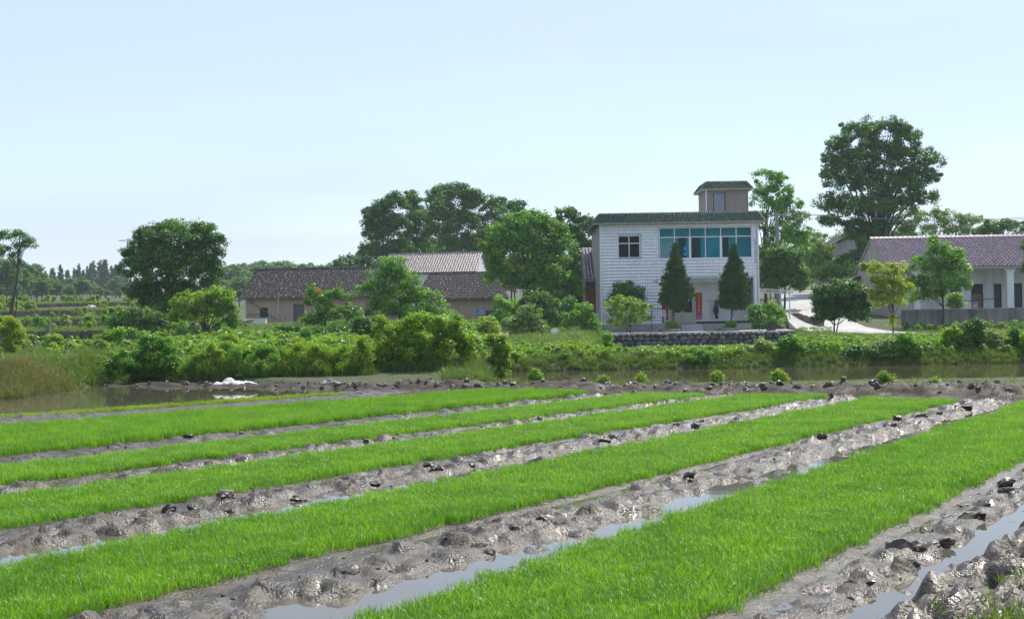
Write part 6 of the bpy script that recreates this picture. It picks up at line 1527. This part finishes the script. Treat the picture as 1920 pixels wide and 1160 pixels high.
# junk table and boards before the farmhouse
for lb, px, py, wd, Yj in (('cluttered low shelter of boards before the farmhouse door', 566, 612, 2.6, 104), ('low shelter with pale sheet roof at the farmhouse corner', 468, 612, 1.9, 104)):
    p = at(px, py, Yj); zb = tz(p.x, Yj); e = empty('board_shelter', (p.x, Yj, zb), 0, lb, 'shelter')
    tp = p.z - zb + 0.25
    for x in (-wd / 2 + 0.1, wd / 2 - 0.1):
        for yv in (0, 0.9): MB().box(x - 0.05, x + 0.05, yv - 0.05, yv + 0.05, -0.2, tp).build('post', M['wood'], e)
    for q in range(5):
        o = MB().box(-wd / 2 + rs.uniform(-.1, .2), wd / 2 + rs.uniform(-.2, .1), -0.15 + q * 0.26, 0.08 + q * 0.26, tp + 0.003, tp + 0.04).build('board', M['wood_pale'], e); o.rotation_euler = (rs.uniform(-.06, .06), rs.uniform(-.05, .05), rs.uniform(-.06, .06))
    for q in range(4):
        a = rs.uniform(-wd / 2 + .2, wd / 2 - .5); o = MB().box(a, a + rs.uniform(0.4, 0.9), 0.0, 0.5, tp + 0.08 + q * 0.05, tp + 0.11 + q * 0.05).build('loose_board', M['wood_pale'] if q % 2 else M['wood'], e); o.rotation_euler = (rs.uniform(-.1, .1), rs.uniform(-.12, .12), 0)
p = at(487, 612, 103); o = empty('water_tank', (p.x, 103, tz(p.x, 103)), 0, 'small pale square tank beside the low shelter', 'tank')
bx('body', M['metal_white'], o, -0.42, 0.42, 0, 0.7, 0, 0.75); bx('lid', M['steel'], o, -0.46, 0.46, -0.04, 0.74, 0.752, 0.80)
p = at(445, 618, 100); o = empty('red_basin', (p.x, 100, tz(p.x, 100)), 0, 'faded red plastic basin near the low shelter', 'basin')
MB().lathe([(0.0, 0.02), (0.22, 0.02), (0.34, 0.28), (0.37, 0.28), (0.37, 0.31), (0.33, 0.31), (0.2, 0.05), (0.0, 0.05)], 18).build('bowl', M['red'], o, sm=True)
# terrace details: small wet paddies and a dark post
for nm, y0, y1, s0, s1, z, lb in (('paddy_water', 57.5, 69, -40, 190, 0.10, 'narrow flooded paddy below the terraces'),):
    o = MB().poly([(pw(s0, y0), y0, z), (pw(s1, y0), y0, z), (pw(s1, y1), y1, z), (pw(s0, y1), y1, z)]).build(nm, M['paddy']); tag(o, lb, None, None, 'structure')
for lb, Yt, z0, z1, s0, s1 in (('tall dark earth face of the lowest terrace', 84.2, 0.1, 1.28, -150, 262), ('earth face of the second terrace from below', 99.3, 1.2, 2.02, -150, 268), ('earth face of the third terrace from below', 121.2, 2.0, 2.86, -150, 272), ('thin earth face of the topmost terrace', 138.4, 2.9, 3.7, -150, 274)):
    n = 130; b = MB()
    for k in range(n + 1):
        x = pw(s0 + (s1 - s0) * k / n, Yt); e1, e2 = (vnoise(k * 0.35 + Yt, 1.5) - 0.5), (vnoise(k * 0.8 + Yt, 7.5) - 0.5)
        b.v += [(x, Yt - 0.35 + 0.3 * e1, z0 - 0.2), (x, Yt - 0.12 + 0.45 * e2, (z0 + z1) / 2 + 0.2 * e1), (x, Yt + 0.2 * e1, z1 + 0.12 * e2), (x, Yt + 1.0, z1 - 0.05)]
    for k in range(n):
        for q in range(3): i = 4 * k + q; b.f.append((i, i + 4, i + 5, i + 1))
    o = b.build('terrace_bank', M['terrace']); tag(o, lb, 'terrace bank', 'earth faces of the terraces')
p = at(105, 650, 84); o = MB().hull([(-0.11, -0.1, -0.4), (0.11, -0.1, -0.4), (0.10, 0.1, -0.4), (-0.10, 0.1, -0.4)], [(-0.09, -0.09, 1.35), (0.10, -0.09, 1.38), (0.09, 0.09, 1.36), (-0.09, 0.09, 1.33)]).build('gate_post', M['wood'], None, (p.x, 82.6, tz(p.x, 82.6))); tag(o, 'dark square post standing before the terrace wall', 'post')

# ------------------------------------------------------------------ air
hz_m = bpy.data.materials.new('haze'); hz_m.use_nodes = True
hn, hl_ = hz_m.node_tree.nodes, hz_m.node_tree.links; hn.clear()
ho = hn.new('ShaderNodeOutputMaterial'); hv = hn.new('ShaderNodeVolumePrincipled')
hv.inputs['Color'].default_value = (0.80, 0.90, 1.0, 1); hv.inputs['Density'].default_value = 0.0003; hv.inputs['Anisotropy'].default_value = 0.2
hl_.new(hv.outputs[0], ho.inputs['Volume'])
HAZE = True
if HAZE:
    o = MB().box(-2200, 2200, -20, 720, -2.0, 36.0).build('haze', hz_m); tag(o, 'thin pale blue morning haze over the village', None, None, 'stuff')
